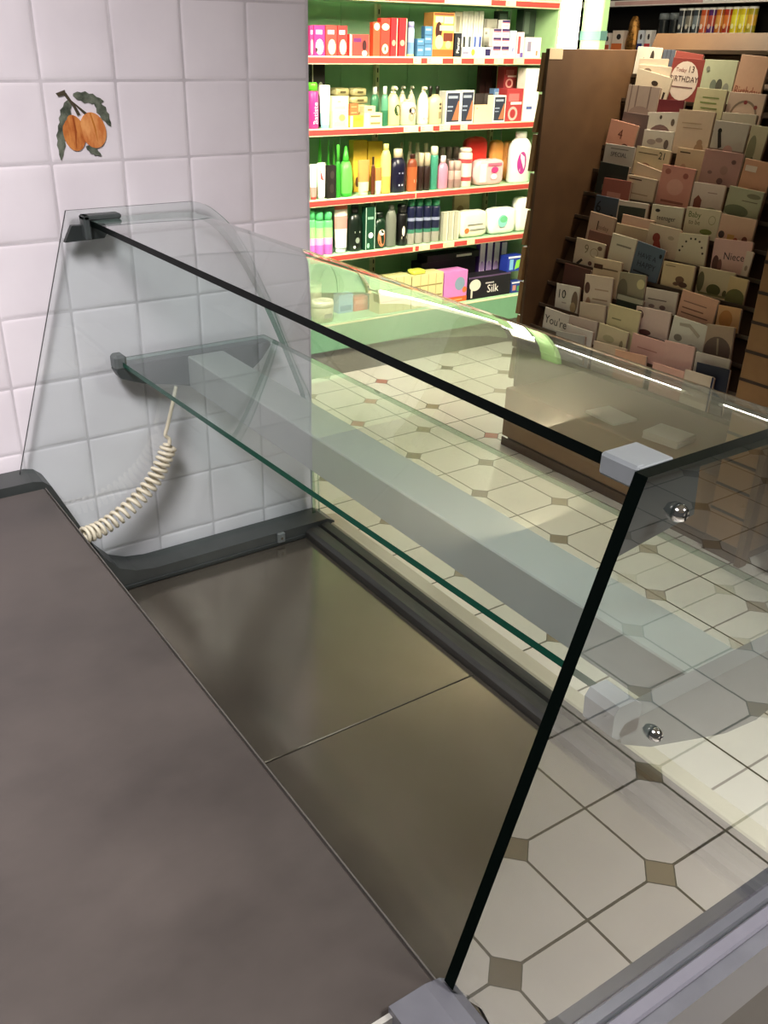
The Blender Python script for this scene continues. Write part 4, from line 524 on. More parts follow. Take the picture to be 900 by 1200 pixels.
# the tiled end wall: each glazed tile softly pillowed, set in grout
T = .15; ZT = 1.8626; WY = .604
tile_m = mix_mat('white_glazed_wall_tile', '#d8cfd5', '#e0d8dd', 4, (.07, .16), 0, (1, 1, 1), .3, .7, .5)
grout_m = mix_mat('wall_tile_grout', '#cbc3c8', '#b4acb1', 9, (.7, .9))
mb = MB()
mb.box(-.42, -.0014, -2.4, WY, 0, 3.0, grout_m)
rnd = random.Random(3)
for r in range(-8, 10):
    for c in range(-9, 5):
        y0, y1 = c*T, min((c+1)*T, WY+.0015); z1 = ZT-r*T; z0 = z1-T
        if y1-y0 < .02: continue
        g = .0016; y0 += g; y1 -= g; z0 += g; z1 -= g
        n = 9; vs = []; tx = rnd.uniform(-.012, .012); ty = rnd.uniform(-.012, .012); ph = [rnd.uniform(0, 6.3) for _ in range(4)]
        jit = rnd.uniform(-.0006, .0006)
        ts = [0, .018, .05, .2, .4, .6, .8, .95, .982, 1.0][:n+1]
        for i in ts:
            for j in ts:
                e = min(i, 1-i, .05)/.05; f = min(j, 1-j, .05)/.05
                x = -.0017+.0017*(1-(1-e)**2.2)*(1-(1-f)**2.2)**1
                x += .0007*(math.sin(i*4.2+ph[0])*math.cos(j*3.7+ph[1])+.5*math.sin(i*7+j*5+ph[2]))*e*f + (tx*(i-.5)+ty*(j-.5))*T*.35*e*f + jit*e*f
                vs.append((x, y0+(y1-y0)*i, z0+(z1-z0)*j))
        k = len(ts)
        mb.add(vs, [(a*k+b_, (a+1)*k+b_, (a+1)*k+b_+1, a*k+b_+1) for a in range(k-1) for b_ in range(k-1)], tile_m, smooth=True)
tag(mb.build('wall_left'), kind='structure')

# the painted fruit tile motif (glaze lying on one tile)
mb = MB(); X0 = .0022
fruit_o = mix_mat('orange_fruit_glaze', '#c0703c', '#dc9a5e', 26, (.12, .2), 0, (1, 3, 1))
fruit_d = mix_mat('deep_orange_fruit_glaze', '#a85a2c', '#cf8648', 26, (.12, .2), 0, (1, 3, 1))
leaf_m = mix_mat('grey_green_leaf_glaze', '#3d4238', '#6f7466', 60, (.15, .25)); stem_m = pmat('#4a4234', .2)
def flat(poly, m, h=.0):
    ar = sum(poly[i][0]*poly[(i+1) % len(poly)][1]-poly[(i+1) % len(poly)][0]*poly[i][1] for i in range(len(poly)))
    if ar < 0: poly = poly[::-1]
    n = len(poly); cy = sum(p[0] for p in poly)/n; cz = sum(p[1] for p in poly)/n
    vs = [(X0-.004, a, b) for a, b in poly]+[(X0+h, a, b) for a, b in poly]+[(X0+h+.0006, cy, cz)]
    mb.add(vs, [(i, (i+1) % n, n+(i+1) % n, n+i) for i in range(n)]+[(n+i, n+(i+1) % n, 2*n) for i in range(n)], m)
def leaf(y, z, ang, ln, wd, h=.0):
    # toothed leaf from its base outwards
    P = []
    for sgn in (1, -1):
        rng = range(0, 9) if sgn == 1 else range(8, -1, -1)
        for i in rng:
            t = i/8; w = wd*math.sin(PI*min(1, t*.93+.05))**.8*(1-.35*t)*(1 if i % 2 else .72)
            P.append((t*ln, sgn*w))
    c, s = math.cos(ang), math.sin(ang)
    flat([(y+a*c-b*s, z+a*s+b*c) for a, b in P], leaf_m, h)
def rot_ell(cy, cz, ry, rz, a, n=24): return [(cy+ry*math.cos(t)*math.cos(a)-rz*math.sin(t)*math.sin(a), cz+ry*math.cos(t)*math.sin(a)+rz*math.sin(t)*math.cos(a)) for t in [2*PI*k/n for k in range(n)]]
flat([(.040, 1.690), (.046, 1.692), (.064, 1.664), (.070, 1.652), (.064, 1.650), (.058, 1.664)], stem_m, .0002)
flat([(.046, 1.684), (.050, 1.682), (.084, 1.654), (.080, 1.650)], stem_m, .0003)
flat([(.026, 1.691), (.044, 1.697), (.046, 1.688), (.03, 1.685)], stem_m, .0003)
leaf(.050, 1.678, math.radians(247), .062, .0135, .0002); leaf(.030, 1.640, math.radians(262), .072, .012, .0001)
leaf(.060, 1.688, math.radians(-12), .062, .0135, .0002); leaf(.104, 1.678, math.radians(-62), .056, .0135, .0001)
leaf(.075, 1.592, math.radians(-32), .034, .0095, .0002)
flat(rot_ell(.053, 1.618, .0225, .034, .12), fruit_d, .0004); flat(rot_ell(.093, 1.622, .026, .034, .2), fruit_o, .0005)
flat([(.052, 1.650), (.055, 1.650), (.058, 1.62), (.053, 1.59), (.054, 1.62)], pmat('#9a4e26', .2), .0013)
flat([(.088, 1.655), (.091, 1.655), (.098, 1.625), (.099, 1.6), (.095, 1.625)], pmat('#b8702e', .2), .0013)
tag(mb.build('fruit_motif'), 'painted pair of orange fruits with grey-green leaves on one white wall tile', 'tile painting')

# ================================================================== DISPLAY COUNTER
CASE = empty('display_counter', (.78, .1, 0), 'empty glass serve-over display counter with grey worktop and hanging glass shelf beside tiled wall', 'counter')
ci = Matrix.Translation((-.78, -.1, 0))
def part(mb, name, label=None, parent=None):
    # meshes here are written in room coordinates: move them into the frame of the counter
    if parent is None: mb.v = [ci @ v for v in mb.v]; o = mb.build(name, CASE)
    else: mb.v = [ci @ v for v in mb.v]; o = mb.build(name, parent)
    if label: o['label'] = label
    return o
glass = glass_mat('clear_sheet_glass', (.935, .970, .962)); glass_in = clear_mat('clear_sheet_glass_far_face', (.962, .984, .980)); clear = clear_mat('clear_sheet_glass_core', (1, 1, 1)); edge_far = clear_mat('clear_sheet_glass_edge', (.45, .58, .52)); edge_soft = pmat('#4f5a56', .3, 0, .2, .1)
edge_dark = pmat('#030806', .3, 0, .03, .1); edge_green = pmat('#0d4232', .25, 0, .35, .1); edge_thin = pmat('#050a08', .22, 0, .1, .1)
grey_plastic = mix_mat('grey_moulded_plastic', '#313433', '#3a3d3c', 12, (.35, .5))
light_plastic = mix_mat('pale_grey_moulded_plastic', '#525258', '#5b5b61', 12, (.35, .5))
dark_plastic = pmat('#262a2a', .4)
bracket_m = mix_mat('satin_grey_bracket', '#545959', '#5d6262', 14, (.35, .5))
beam_m = mix_mat('pale_grey_beam_enamel', '#8b8d89', '#939591', 6, (.3, .45))
alu = mix_mat('dull_aluminium_rail', '#403f3d', '#4d4c49', 8, (.3, .45), .4, (1, 12, 12))
clip_m = mix_mat('grey_clip_plastic', '#74797c', '#7e8386', 14, (.35, .5))
chrome = pmat('#dcdcdc', .08, 1, .5, .02)
steel = mix_mat('smeared_steel_deck', '#867d71', '#958c7f', 2.2, (.13, .20), .86, (1, 1.6, 1), .25, .75, .5)
top_m = mix_mat('worn_grey_brown_worktop', '#37322f', '#4b4440', 3, (.32, .52), 0, (1.5, 1, 1), .3, .7, .4)
side_m = mix_mat('brown_grey_laminate', '#2f2925', '#352e29', 5, (.45, .6))

mb = MB(); mb.box(.02, 1.565, -.62, .60, .10, .52, side_m, .006); mb.box(.05, 1.54, -.57, .55, .0, .10, pmat('#2c2a28', .6))
part(mb, 'cabinet_body')
mb = MB(); mb.box(.105, 1.502, -.66, -.138, .875, .915, top_m, .004); part(mb, 'worktop')
mb = MB(); mb.box(.105, 1.502, -.1375, -.1355, .879, .9142, pmat('#4d4945', .4)); mb.box(1.503, 1.509, -.66, -.15, .885, .917, pmat('#d9d7d0', .25, .6)); part(mb, 'worktop_trim', 'thin bright metal edging')
mb = MB(); mb.box(.10, 1.505, -.60, -.15, .52, .874, pmat('#34322f', .5)); part(mb, 'rear_cabinet')
for a, b_ in ((.088, .8005), (.8035, 1.505)):
    mb = MB(); mb.box(a, b_, -.145, .53, .572, .59, steel, .0015); part(mb, 'deck_plate')
# end mouldings carrying the glass end panels
def moulding(x0, x1, zb, mat, name, parent=None, yb=-.62):
    pr = [(yb, .50), (yb, .926), (-.155, .926), (-.135, .921), (-.118, .905), (-.085, .83), (-.045, .735), (-.02, .69), (.01, zb+.026), (.05, zb+.008), (.10, zb), (.60, zb), (.622, zb-.012), (.63, .52)]
    mb = MB(); mb.prism(pr, x0, x1, mat, 'x')
    o = part(mb, name)
    m = o.modifiers.new('bevel', 'BEVEL'); m.width = .012; m.segments = 3; m.limit_method = 'ANGLE'; m.angle_limit = math.radians(50)
    return o
ml = moulding(.006, .086, .628, grey_plastic, 'end_moulding')
mb = MB(); mb.box(.086, .090, -.10, .525, .592, .602, dark_plastic, .001); part(mb, 'moulding_seal', None, ml)
mb = MB(); mb.box(.086, .096, .44, .462, .600, .628, bracket_m, .002); mb.lathe([(.004, 0), (.004, .002)], chrome, 10, M=Matrix.Translation((.096, .451, .614)) @ Matrix.Rotation(PI/2, 4, 'Y')); part(mb, 'well_clip', None, ml)
mr_ = moulding(1.502, 1.566, .640, light_plastic, 'end_moulding', yb=-.2)
mr_['label'] = 'pale grey end moulding'
mb = MB(); mb.box(1.5245, 1.546, .06, .60, .638, .648, pmat('#68666f', .35), .003); part(mb, 'cover_strip', 'pale lilac-grey cover strip', mr_)
# front rail
mb = MB(); mb.prism([(.531, .54), (.531, .606), (.540, .614), (.566, .616), (.569, .609), (.575, .609), (.578, .617), (.600, .620), (.606, .612), (.606, .54)], .086, 1.502, alu, 'x'); rail = part(mb, 'front_rail')
mb = MB(); mb.box(.086, 1.502, .568, .5705, .606, .6135, dark_plastic); part(mb, 'rubber_seal', None, rail)
mb = MB(); mb.prism([(.608, .54), (.608, .606), (.615, .612), (.66, .604), (.668, .595), (.668, .54)], .03, 1.56, pmat('#aaa28c', .35), 'x'); part(mb, 'bumper_strip', 'cream bumper strip outside the front glass')
# end panels of glass
def front_curve(back, dz=0): return [(.284, 1.475+dz), (.315, 1.4665+dz), (.345, 1.446+dz), (.378, 1.414+dz), (.41, 1.365+dz), (.436, 1.312+dz), (.47, 1.235+dz), (.502, 1.148+dz), (.552, 1.03), (.583, .956), (.596, .83), (.603, .70), (.605, .60)]
cl = [tuple(p) for p in smooth_curve([(a, b, 0) for a, b in front_curve(0)], 3)]
cl = [(p[0], p[1]) for p in cl]
mb = MB(); mb.prism([(.006, 1.476)]+cl+[(.10, .60), (-.02, .66), (-.10, .86), (-.174, .915)], .029, .0365, glass, 'x', lambda y, z: edge_thin if (y < .0 or z > 1.46) else edge_far, cap0=glass_in); part(mb, 'end_panel', 'glass end panel by the wall')
mb = MB(); mb.prism([(.030, 1.462)]+[(y+.01, z-.012 if z > 1.2 else z) for y, z in cl]+[(.10, .60), (-.01, .66), (-.09, .86), (-.135, .925)], 1.509, 1.523, glass, 'x', edge_dark, cap0=glass_in); part(mb, 'end_panel', 'near glass end panel with thick dark edge')
# curved top and front glass
prof = smooth_curve([(.047, 1.457, 0), (.16, 1.457, 0), (.262, 1.455, 0), (.305, 1.447, 0), (.343, 1.422, 0), (.38, 1.377, 0), (.432, 1.287, 0), (.484, 1.177, 0), (.536, 1.047, 0), (.563, .967, 0), (.582, .82, 0), (.589, .70, 0), (.5915, .612, 0)], 5)
th = .012; N_ = len(prof); inn = []
for i, p in enumerate(prof):
    t = (prof[min(i+1, N_-1)]-prof[max(i-1, 0)]).normalized(); n = Vector((-t.y, t.x, 0)); inn.append(p-n*th)
xa, xb = .038, 1.508; mb = MB()
vo = [(x, p.x, p.y) for x in (xa, xb) for p in prof]; vi = [(x, p.x, p.y) for x in (xa, xb) for p in inn]
mb.add(vo, [(i, i+1, N_+i+1, N_+i) for i in range(N_-1)], glass, smooth=True)
mb.add(vi, [(i+1, i, N_+i, N_+i+1) for i in range(N_-1)], glass_in, smooth=True)
allv = vo+vi; n2 = 2*N_
mb.add(allv, [(0, N_, n2+N_, n2), (N_-1, n2+N_-1, n2+2*N_-1, 2*N_-1)], edge_dark)
mb.add(allv, [(i, n2+i, n2+i+1, i+1) for i in range(N_-1)], edge_far); mb.add(allv, [(N_+i+1, n2+N_+i+1, n2+N_+i, N_+i) for i in range(N_-1)], edge_soft)
bm_front = part(mb, 'curved_front_glass', 'curved top and front glass')
# hanging shelf: brackets, beam, glass plate
sp = [(.040, .076), (1.486, .120), (1.486, .47), (.040, .447)]
mb = MB(); mb.prism(sp, 1.1445, 1.1540, clear, 'z', [edge_green, edge_far, edge_far, edge_far], cap0=glass_in); mb.prism(sp, 1.1540, 1.1555, glass, 'z', [edge_green, edge_thin, edge_thin, edge_thin], cap0=clear); part(mb, 'glass_shelf', 'glass shelf with green edge')
mb = MB(); mb.box(.06, 1.485, .232, .322, 1.070, 1.1435, beam_m, .002); beam = part(mb, 'shelf_beam', 'pale grey beam under the glass shelf')
def bracket(x0, x1, dy, dz, belly, name, bracket_m=bracket_m):
    pr = [(.068, 1.146), (.062, 1.135), (.070, 1.118), (.12, 1.098-belly*.25), (.195, 1.082-belly*.55), (.262, 1.066-belly*.75), (.325, 1.060-belly*.8), (.375, 1.070-belly*.7), (.42, 1.105-belly*.3), (.448, 1.138), (.446, 1.146)]
    mb = MB(); mb.prism([(a+dy, b+dz) for a, b in pr], x0, x1, bracket_m, 'x')
    o = part(mb, name); m = o.modifiers.new('bevel', 'BEVEL'); m.width = .004; m.segments = 2; m.limit_method = 'ANGLE'; m.angle_limit = math.radians(50); return o
bl = bracket(.0365, .072, 0, 0, .0, 'shelf_bracket', pmat('#363b3b', .45)); br = bracket(1.487, 1.5085, .015, .018, .03, 'shelf_bracket')
mb = MB(); mb.box(.037, .074, .060, .088, 1.136, 1.170, bracket_m, .006); part(mb, 'corner_cap', None, bl)
mb = MB(); mb.prism([(.076, 1.146), (.066, 1.154), (.064, 1.182), (.070, 1.191), (.094, 1.190), (.106, 1.180), (.106, 1.146)], 1.468, 1.5085, clip_m, 'x'); cc = part(mb, 'corner_cap', 'pale grey corner cap', br)
m = cc.modifiers.new('bevel', 'BEVEL'); m.width = .007; m.segments = 3; m.limit_method = 'ANGLE'
def dome_screw(x, y, z, parent, r=.0125):
    mb = MB(); M = Matrix.Translation((x, y, z)) @ Matrix.Rotation(PI/2, 4, 'Y')
    mb.lathe([(r, 0), (r, .0025), (r*.92, .005), (r*.7, .0085), (r*.45, .0100)], chrome, 20, M=M)
    mb.box(-r*.5, r*.5, -r*.1, r*.1, .0100, .0104, pmat('#101010', .5), 0, M); mb.box(-r*.1, r*.1, -r*.5, r*.5, .0100, .0104, pmat('#101010', .5), 0, M)
    return part(mb, 'screw', 'chrome dome screw', parent)
dome_screw(1.5232, .112, 1.150, br, .008)
dome_screw(1.5232, .078, 1.417, None, .0088)
# corner clips that hold the top glass to the end panels
mb = MB(); mb.box(1.466, 1.5085, .036, .080, 1.4572, 1.4635, clip_m, .001); mb.box(1.466, 1.5085, .033, .0465, 1.4425, 1.4645, clip_m, .003); c1 = part(mb, 'corner_clip', 'pale grey clip on the near top corner')
mb = MB(); mb.prism([(.040, 1.448), (.120, 1.448), (.126, 1.395), (.018, 1.378)], 1.500, 1.5085, pmat('#3b3e3f', .45), 'x'); part(mb, 'clip_plate', None, c1)
mb = MB(); mb.box(.038, .070, .030, .110, 1.4575, 1.468, pmat('#3c4141', .4), .003); mb.box(.038, .07, .030, .044, 1.42, 1.468, pmat('#3c4141', .4), .003); c2 = part(mb, 'corner_clip', 'dark grey clip on the top corner by the wall')
mb = MB(); mb.prism([(.010, 1.448), (.08, 1.446), (.085, 1.43), (.075, 1.418), (-.008, 1.416)], .0365, .05, dark_plastic, 'x'); part(mb, 'clip_plate', None, c2)
# coiled cord from the bracket down behind the worktop
cord = pmat('#cfc6b0', .4, 0, .4, .05)
path = smooth_curve([(.075, .196, 1.078), (.072, .186, 1.04), (.068, .170, .985), (.066, .163, .962), (.066, .172, .950), (.068, .170, .935)], 5)
core = smooth_curve([(.068, .170, .935), (.072, .150, .900), (.078, .118, .858), (.085, .072, .822), (.095, .018, .796), (.108, -.035, .783), (.118, -.075, .783)], 60)
helix = []; turns = 21; up = None
for i, p in enumerate(core):
    t = (core[min(i+1, len(core)-1)]-core[max(i-1, 0)]).normalized()
    if up is None: up = Vector((1, 0, 0))
    up = (up-t*up.dot(t)).normalized(); w = t.cross(up); a = 2*PI*turns*i/(len(core)-1); rr = .0165*min(1, .25+i/14)
    helix.append(p+(up*math.cos(a)+w*math.sin(a))*rr)
helix += [Vector((.118, -.10, .785)), Vector((.120, -.125, .80)), Vector((.122, -.14, .83))]
mb = MB(); mb.tube(path+helix[2:], .0045, cord, 7); part(mb, 'coiled_cord', 'cream coiled cord')

# ================================================================== RED-LIPPED SHELVING UNIT
XF, XB, YA, YB = -2.5, -2.93, 1.75, 3.81
green_m = mix_mat('green_enamelled_steel', '#9cc69e', '#a6cea6', 5, (.4, .55)); cream_m = pmat('#e6d9b4', .45)
UNIT = empty('shelving_unit', (-2.7, 2.75, 0), 'pale green shop shelving with red price strips, stacked with toiletries behind the tiled wall', 'shelf unit')
ui = Matrix.Translation((2.7, -2.75, 0))
def upart(mb, name, parent=UNIT, label=None):
    mb.v = [ui @ v for v in mb.v]; o = mb.build(name, parent)
    if label: o['label'] = label
    return o
mb = MB()
ys = [1.75, 2.07, 2.307, 2.546, 2.785, 3.022, 3.26, 3.50, 3.81]
for a, b_ in zip(ys[:-1], ys[1:]): mb.box(XB-.02, XB, a+.001, b_-.001, .02, 2.5, green_m, .002)
upart(mb, 'back_panel')
for y in (1.84, 2.785, 3.70):
    mb = MB(); mb.box(XB, XB+.03, y-.014, y+.014, .02, 2.5, cream_m, .002)
    z = .1
    while z < 2.45: mb.box(XB+.0295, XB+.0305, y-.004, y+.004, z, z+.025, pmat('#201c16', .7)); z += .05
    upart(mb, 'upright', label='cream slotted upright')
red = pmat('#b8423c', .4, 0, .4, .04); ticket_m = pmat('#e9dcae', .5)
SHELVES = [(2.03, [(2.935, 3.275), (3.376, 3.459)]), (1.736, [(2.74, 2.80), (2.835, 2.95), (3.02, 3.085), (3.17, 3.255), (3.32, 3.40), (3.47, 3.56)]), (1.390, [(2.69, 2.80), (2.81, 2.905), (2.945, 3.03), (3.10, 3.16)]), (1.030, [(2.792, 2.806)]), (.724, [(2.79, 2.815), (2.835, 2.925), (3.02, 3.115), (3.21, 3.28)])]
for zz, tickets in SHELVES:
    mb = MB(); mb.box(XB+.03, XF-.006, YA, YB, zz-.030, zz, green_m, .002)
    mb.box(XF-.006, XF, YA, YB, zz-.036, zz+.003, cream_m, .001)
    sh = upart(mb, 'shelf')
    mb = MB(); mb.box(XF-.0005, XF+.0025, YA+.01, YB-.01, zz-.031, zz-.004, red, .0008); ps = upart(mb, 'price_strip', sh, 'red price strip')
    for a, b_ in tickets:
        mb = MB(); mb.box(XF+.002, XF+.0035, a+.004, b_-.004, zz-.032, zz-.003, ticket_m)
        for q in range(2): mb.box(XF+.0035, XF+.0037, a+.01, min(b_-.008, a+.03), zz-.012-q*.009, zz-.009-q*.009, pmat('#b9a678', .6))
        upart(mb, 'price_ticket', ps, 'cream price ticket')
mb = MB(); mb.box(XB+.03, XF-.012, YA, YB, .30, .33, green_m, .002); mb.box(XF-.012, XF, YA, YB, .165, .318, pmat('#6fa07e', .4), .003); mb.box(XF-.014, XF+.002, YA, YB, .316, .323, cream_m, .001); upart(mb, 'base_shelf')
mb = MB(); mb.box(XF-.05, XF-.03, YA, YB, 0, .17, mix_mat('speckled_grey_kick_board', '#55524a', '#8a8678', 160, (.6, .8))); upart(mb, 'kick_board')
mb = MB(); mb.box(XB, XF-.01, YB, YB+.02, .0, 2.5, pmat('#b6dca8', .4), .003); upart(mb, 'end_panel')

# ------------------------------------------------------------------ products on it
FM = Matrix(((0, 0, 1, 0), (1, 0, 0, 0), (0, 1, 0, 0), (0, 0, 0, 1)))     # flat print -> front that faces +X
def wrap_prints(mb, marks, w, h, d, z_off=0):
    n0 = len(mb.v)
    prints(mb, marks, w, h, Matrix.Translation((0, -w/2, 0)) @ FM)
    for i in range(n0, len(mb.v)):
        v = mb.v[i]; q = min(.96, abs(v.y)/(w/2)); mb.v[i] = Vector((v.x+d/2*math.sqrt(1-q*q)+.0006, v.y, v.z))
def ringed(segs, base, prof):
    # colour of each ring of a lathe from a list of (height, colour)
    if not segs: return None
    hmax = prof[-1][1]; out = []
    for i in range(len(prof)-1):
        zc = (prof[i][1]+prof[i+1][1])/2/hmax; c = segs[0][1]
        for z, cc in segs:
            if zc >= z: c = cc
        out.append(glossy_plastic(c))
    return out
def fine(prof, cuts):
    out = [prof[0]]
    for (r0, z0), (r1, z1) in zip(prof[:-1], prof[1:]):
        for c in sorted(cuts):
            if z0+1e-6 < c < z1-1e-6: t = (c-z0)/(z1-z0); out.append((r0+(r1-r0)*t, c))
        out.append((r1, z1))
    return out
def product(kind, X, Y, Z, w, h, d, cols, extra, name, label, group):
    loc = (X, Y, Z+.0006); R = w/2; c0 = cols[0]; mb = MB(); kid = None
    segs = cols[3] if len(cols) > 3 else None
    capf = cols[2] if len(cols) > 2 else 0; capc = glossy_plastic(cols[1]) if len(cols) > 1 else None
    if kind == 'box':
        mb.box(-d/2, d/2, -w/2+.0006, w/2-.0006, 0, h, paper(c0), .0012)
        prints(mb, extra, w-.004, h-.003, Matrix.Translation((d/2, -w/2+.002, .0015)) @ FM)
    elif kind == 'pillow':
        n, m_ = 20, 13; vs = []
        for j in range(m_):
            t = j/(m_-1)*2-1
            for i in range(n):
                a = 2*PI*i/n; e = (1-abs(t)**7)**.4 if abs(t) < 1 else .06
                cx, cy = math.cos(a), math.sin(a); cx = math.copysign(abs(cx)**.42, cx); cy = math.copysign(abs(cy)**.42, cy)
                wob = 1+.035*math.sin(5*a+t*6)
                vs.append((cx*d/2*max(e, .12)*wob, t*w/2, h/2+cy*h/2*max(e, .3)*(wob if cy > 0 else 1)))
        mz = min(v[2] for v in vs); vs = [(a, b, c-mz) for a, b, c in vs]
        mb.add(vs, [(j*n+i, j*n+(i+1) % n, (j+1)*n+(i+1) % n, (j+1)*n+i) for j in range(m_-1) for i in range(n)], glossy_plastic(c0), smooth=True)
        mb.add(vs, [[i for i in range(n)][::-1], [(m_-1)*n+i for i in range(n)]], glossy_plastic(c0))
        n0 = len(mb.v)
        prints(mb, extra, w*.86, h*.8, Matrix.Translation((0, -w*.43, h*.1)) @ FM, .0006)
        for i in range(n0, len(mb.v)):
            v = mb.v[i]; q = min(.95, abs(v.z-h/2)/(h/2)); s_ = min(.95, abs(v.y)/(w/2))
            mb.v[i] = Vector((v.x+.002+d/2*1.05*(1-q**4.7)**.21*(1-s_**7)**.4, v.y, v.z))
    else:
        hb = h*(1-capf)
        if kind == 'bottle': pr = [(R*.9, 0), (R, h*.03), (R, hb*.72), (R*.93, hb*.84), (R*.72, hb*.94), (R*.46, hb)]; cp = [(R*.5, hb), (R*.5, h*.99), (R*.42, h)]
        elif kind == 'pump': pr = [(R*.88, 0), (R, h*.03), (R, hb*.55), (R*.92, hb*.75), (R*.6, hb*.92), (R*.34, hb)]; cp = [(R*.36, hb), (R*.36, hb+h*.05), (R*.14, hb+h*.055), (R*.14, h*.93)]
        elif kind == 'can': pr = [(R*.93, 0), (R, h*.015), (R, hb*.96), (R*.88, hb)]; cp = [(R*.86, hb), (R*.86, h*.96), (R*.7, h)]
        elif kind == 'cone': pr = [(R*.8, 0), (R*.88, h*.03), (R, hb*.35), (R*.85, hb*.8), (R*.55, hb)]; cp = [(R*.5, hb), (R*.42, hb+(h-hb)*.3), (R*.12, h)]
        elif kind == 'tub': pr = [(R*.9, 0), (R*.95, hb*.95), (R*.95, hb)]; cp = [(R, hb), (R, hb+(h-hb)*.6), (R*.93, h)]
        elif kind == 'tube': pr = None
        if pr:
            pr = fine(pr, [z*hb for z, _ in (segs or [])])
            mb.lathe(pr, glossy_plastic(c0), 18, d/w, 1, None, ringed(segs, c0, pr))
            kid = MB(); kid.lathe(cp, capc, 14, d/w, 1)
            if kind == 'pump':
                kid.tube([(0, 0, h*.92), (0, 0, h*.965), (R*.5, 0, h*.975), (R*.85, 0, h*.955)], [R*.3, R*.3, R*.22, R*.14], capc, 8)
            wrap_prints(mb, extra, w*.98, hb*.98, d)
        else:
            # squeeze tube: round foot cap, body flattening to a crimped top
            hc = h*capf; n = 16; vs = []; lv = [hc, hc+(h-hc)*.02]+[hc+(h-hc)*t for t in (.15, .3, .45, .6, .75, .9, .97, 1)]
            for z in lv:
                t = (z-hc)/(h-hc); ry = R*(.8+.2*min(1, t*1.4)); rx = d/2*(1-t)**.6*.95+.0015
                vs += [(rx*math.cos(2*PI*k/n), ry*math.sin(2*PI*k/n), z) for k in range(n)]
            for j in range(len(lv)-1):
                t = (j+.5)/(len(lv)-1); c = c0
                for z, cc in (segs or []):
                    if t >= z: c = cc
                mb.add(vs, [(j*n+k, j*n+(k+1) % n, (j+1)*n+(k+1) % n, (j+1)*n+k) for k in range(n)], glossy_plastic(c), smooth=True)
            mb.add(vs, [[k for k in range(n)][::-1], [(len(lv)-1)*n+k for k in range(n)]], glossy_plastic(c0))
            n0 = len(mb.v); prints(mb, extra, w*.95, h, Matrix.Translation((0, -w*.475, 0)) @ FM)
            for i in range(n0, len(mb.v)):
                v = mb.v[i]; t = max(0, (v.z-hc)/(h-hc)); q = min(.95, abs(v.y)/R); mb.v[i] = Vector((v.x+.0008+(d/2*(1-t)**.6*.95+.0015)*math.sqrt(1-q*q), v.y, v.z))
            kid = MB(); kid.lathe([(R*.66, 0), (R*.72, hc*.1), (R*.74, hc)], capc, 16, min(1, d/w*1.0), 1)
    o = mb.build(name, loc=loc)
    cat = name.split('_')[-1]
    tag(o, label, cat, group)
    if kid:
        k = kid.build('pump_head' if kind == 'pump' else 'lid' if kind == 'tub' else 'cap', o)
    return o
for p in PRODUCTS: product(*p)

# ================================================================== BRIGHT PANEL AT THE END OF THE SHELVES
LP = empty('light_panel', (-2.545, 3.905, 0), 'glowing white upright light panel between the toiletry shelves and the green pillar', 'light')
LP.rotation_euler = (0, 0, math.radians(54.5))
mb = MB(); mb.box(-.088, .088, 0, .03, .02, 2.75, pmat('#e8e8e0', .5), .003); mb.build('housing', LP)
mb = MB(); mb.box(-.084, .084, -.006, -.0005, .35, 2.70, emit('lit_white_diffuser', (1, .93, .74, 1), LIGHT_PANEL)); mb.build('diffuser', LP)

# ================================================================== GREETING CARD STAND
brown = mix_mat('brown_hardboard', '#402813', '#493018', 7, (.5, .65), 0, (1, 1, 1)); brown_l = mix_mat('light_brown_board', '#735433', '#80603c', 6, (.4, .55), 0, (1, 6, 1)); dark_line = pmat('#2c1c10', .7)
ST = empty('card_stand', (-.45, 2.75, 0), 'brown wooden greeting card stand with stepped card pockets, facing the glass counter', 'card stand')
si = Matrix.Translation((.45, -2.75, 0))
def spart(mb, name, parent=ST, label=None):
    mb.v = [si @ v for v in mb.v]; o = mb.build(name, parent)
    if label: o['label'] = label
    return o
mb = MB(); mb.box(-1.175, -1.155, 2.455, 3.30, .30, 1.785, brown, .002); sp_ = spart(mb, 'side_panel')
mb = MB(); mb.box(-1.1552, -1.1535, 2.458, 2.535, 1.745, 1.787, pmat('#b9a58c', .4), .0005); spart(mb, 'tape', sp_, 'pale strip of sticky tape')
mb = MB()
for q in range(9):
    z0 = .34+q*.16; mb.prism([(2.44+.004*(q % 3), z0), (2.475, z0), (2.475, z0+.15), (2.452+.006*((q*5) % 3), z0+.15)], -1.20, -1.175, brown_l, 'x')
spart(mb, 'edging', sp_, 'light brown stepped edging')
mb = MB(); mb.box(-1.175, .25, 2.41, 3.30, .05, .30, brown_l, .003); mb.box(-1.17, .245, 2.405, 2.41, .0, .045, brown, .001); mb.box(-1.15, .23, 2.43, 3.28, 0, .05, brown); spart(mb, 'base')
mb = MB(); mb.box(.06, .08, 2.42, 3.30, .30, 1.85, brown, .002); spart(mb, 'side_panel')
T0Y, T0Z, DY, DZ, NT = 2.47, .50, .0425, .098, 14
mb = MB(); y0, z0 = T0Y+.041, T0Z-.02; y1, z1 = T0Y+.041+DY*14, T0Z-.02+DZ*14
mb.prism([(y0, z0), (y0+.02, z0-.01), (y1+.02, z1-.01), (y1, z1)], -1.154, .059, brown, 'x'); spart(mb, 'backing_board')
ledge_m = pmat('#4a3a2c', .5)
for k in range(NT):
    mb = MB(); Y, Z = T0Y+DY*k, T0Z+DZ*k
    mb.box(-1.153, .058, Y-.006, Y+.036, Z-.006, Z-.001, ledge_m); mb.box(-1.153, .058, Y-.006, Y-.003, Z-.006, Z+.014, pmat('#43352a', .4)); spart(mb, 'ledge')
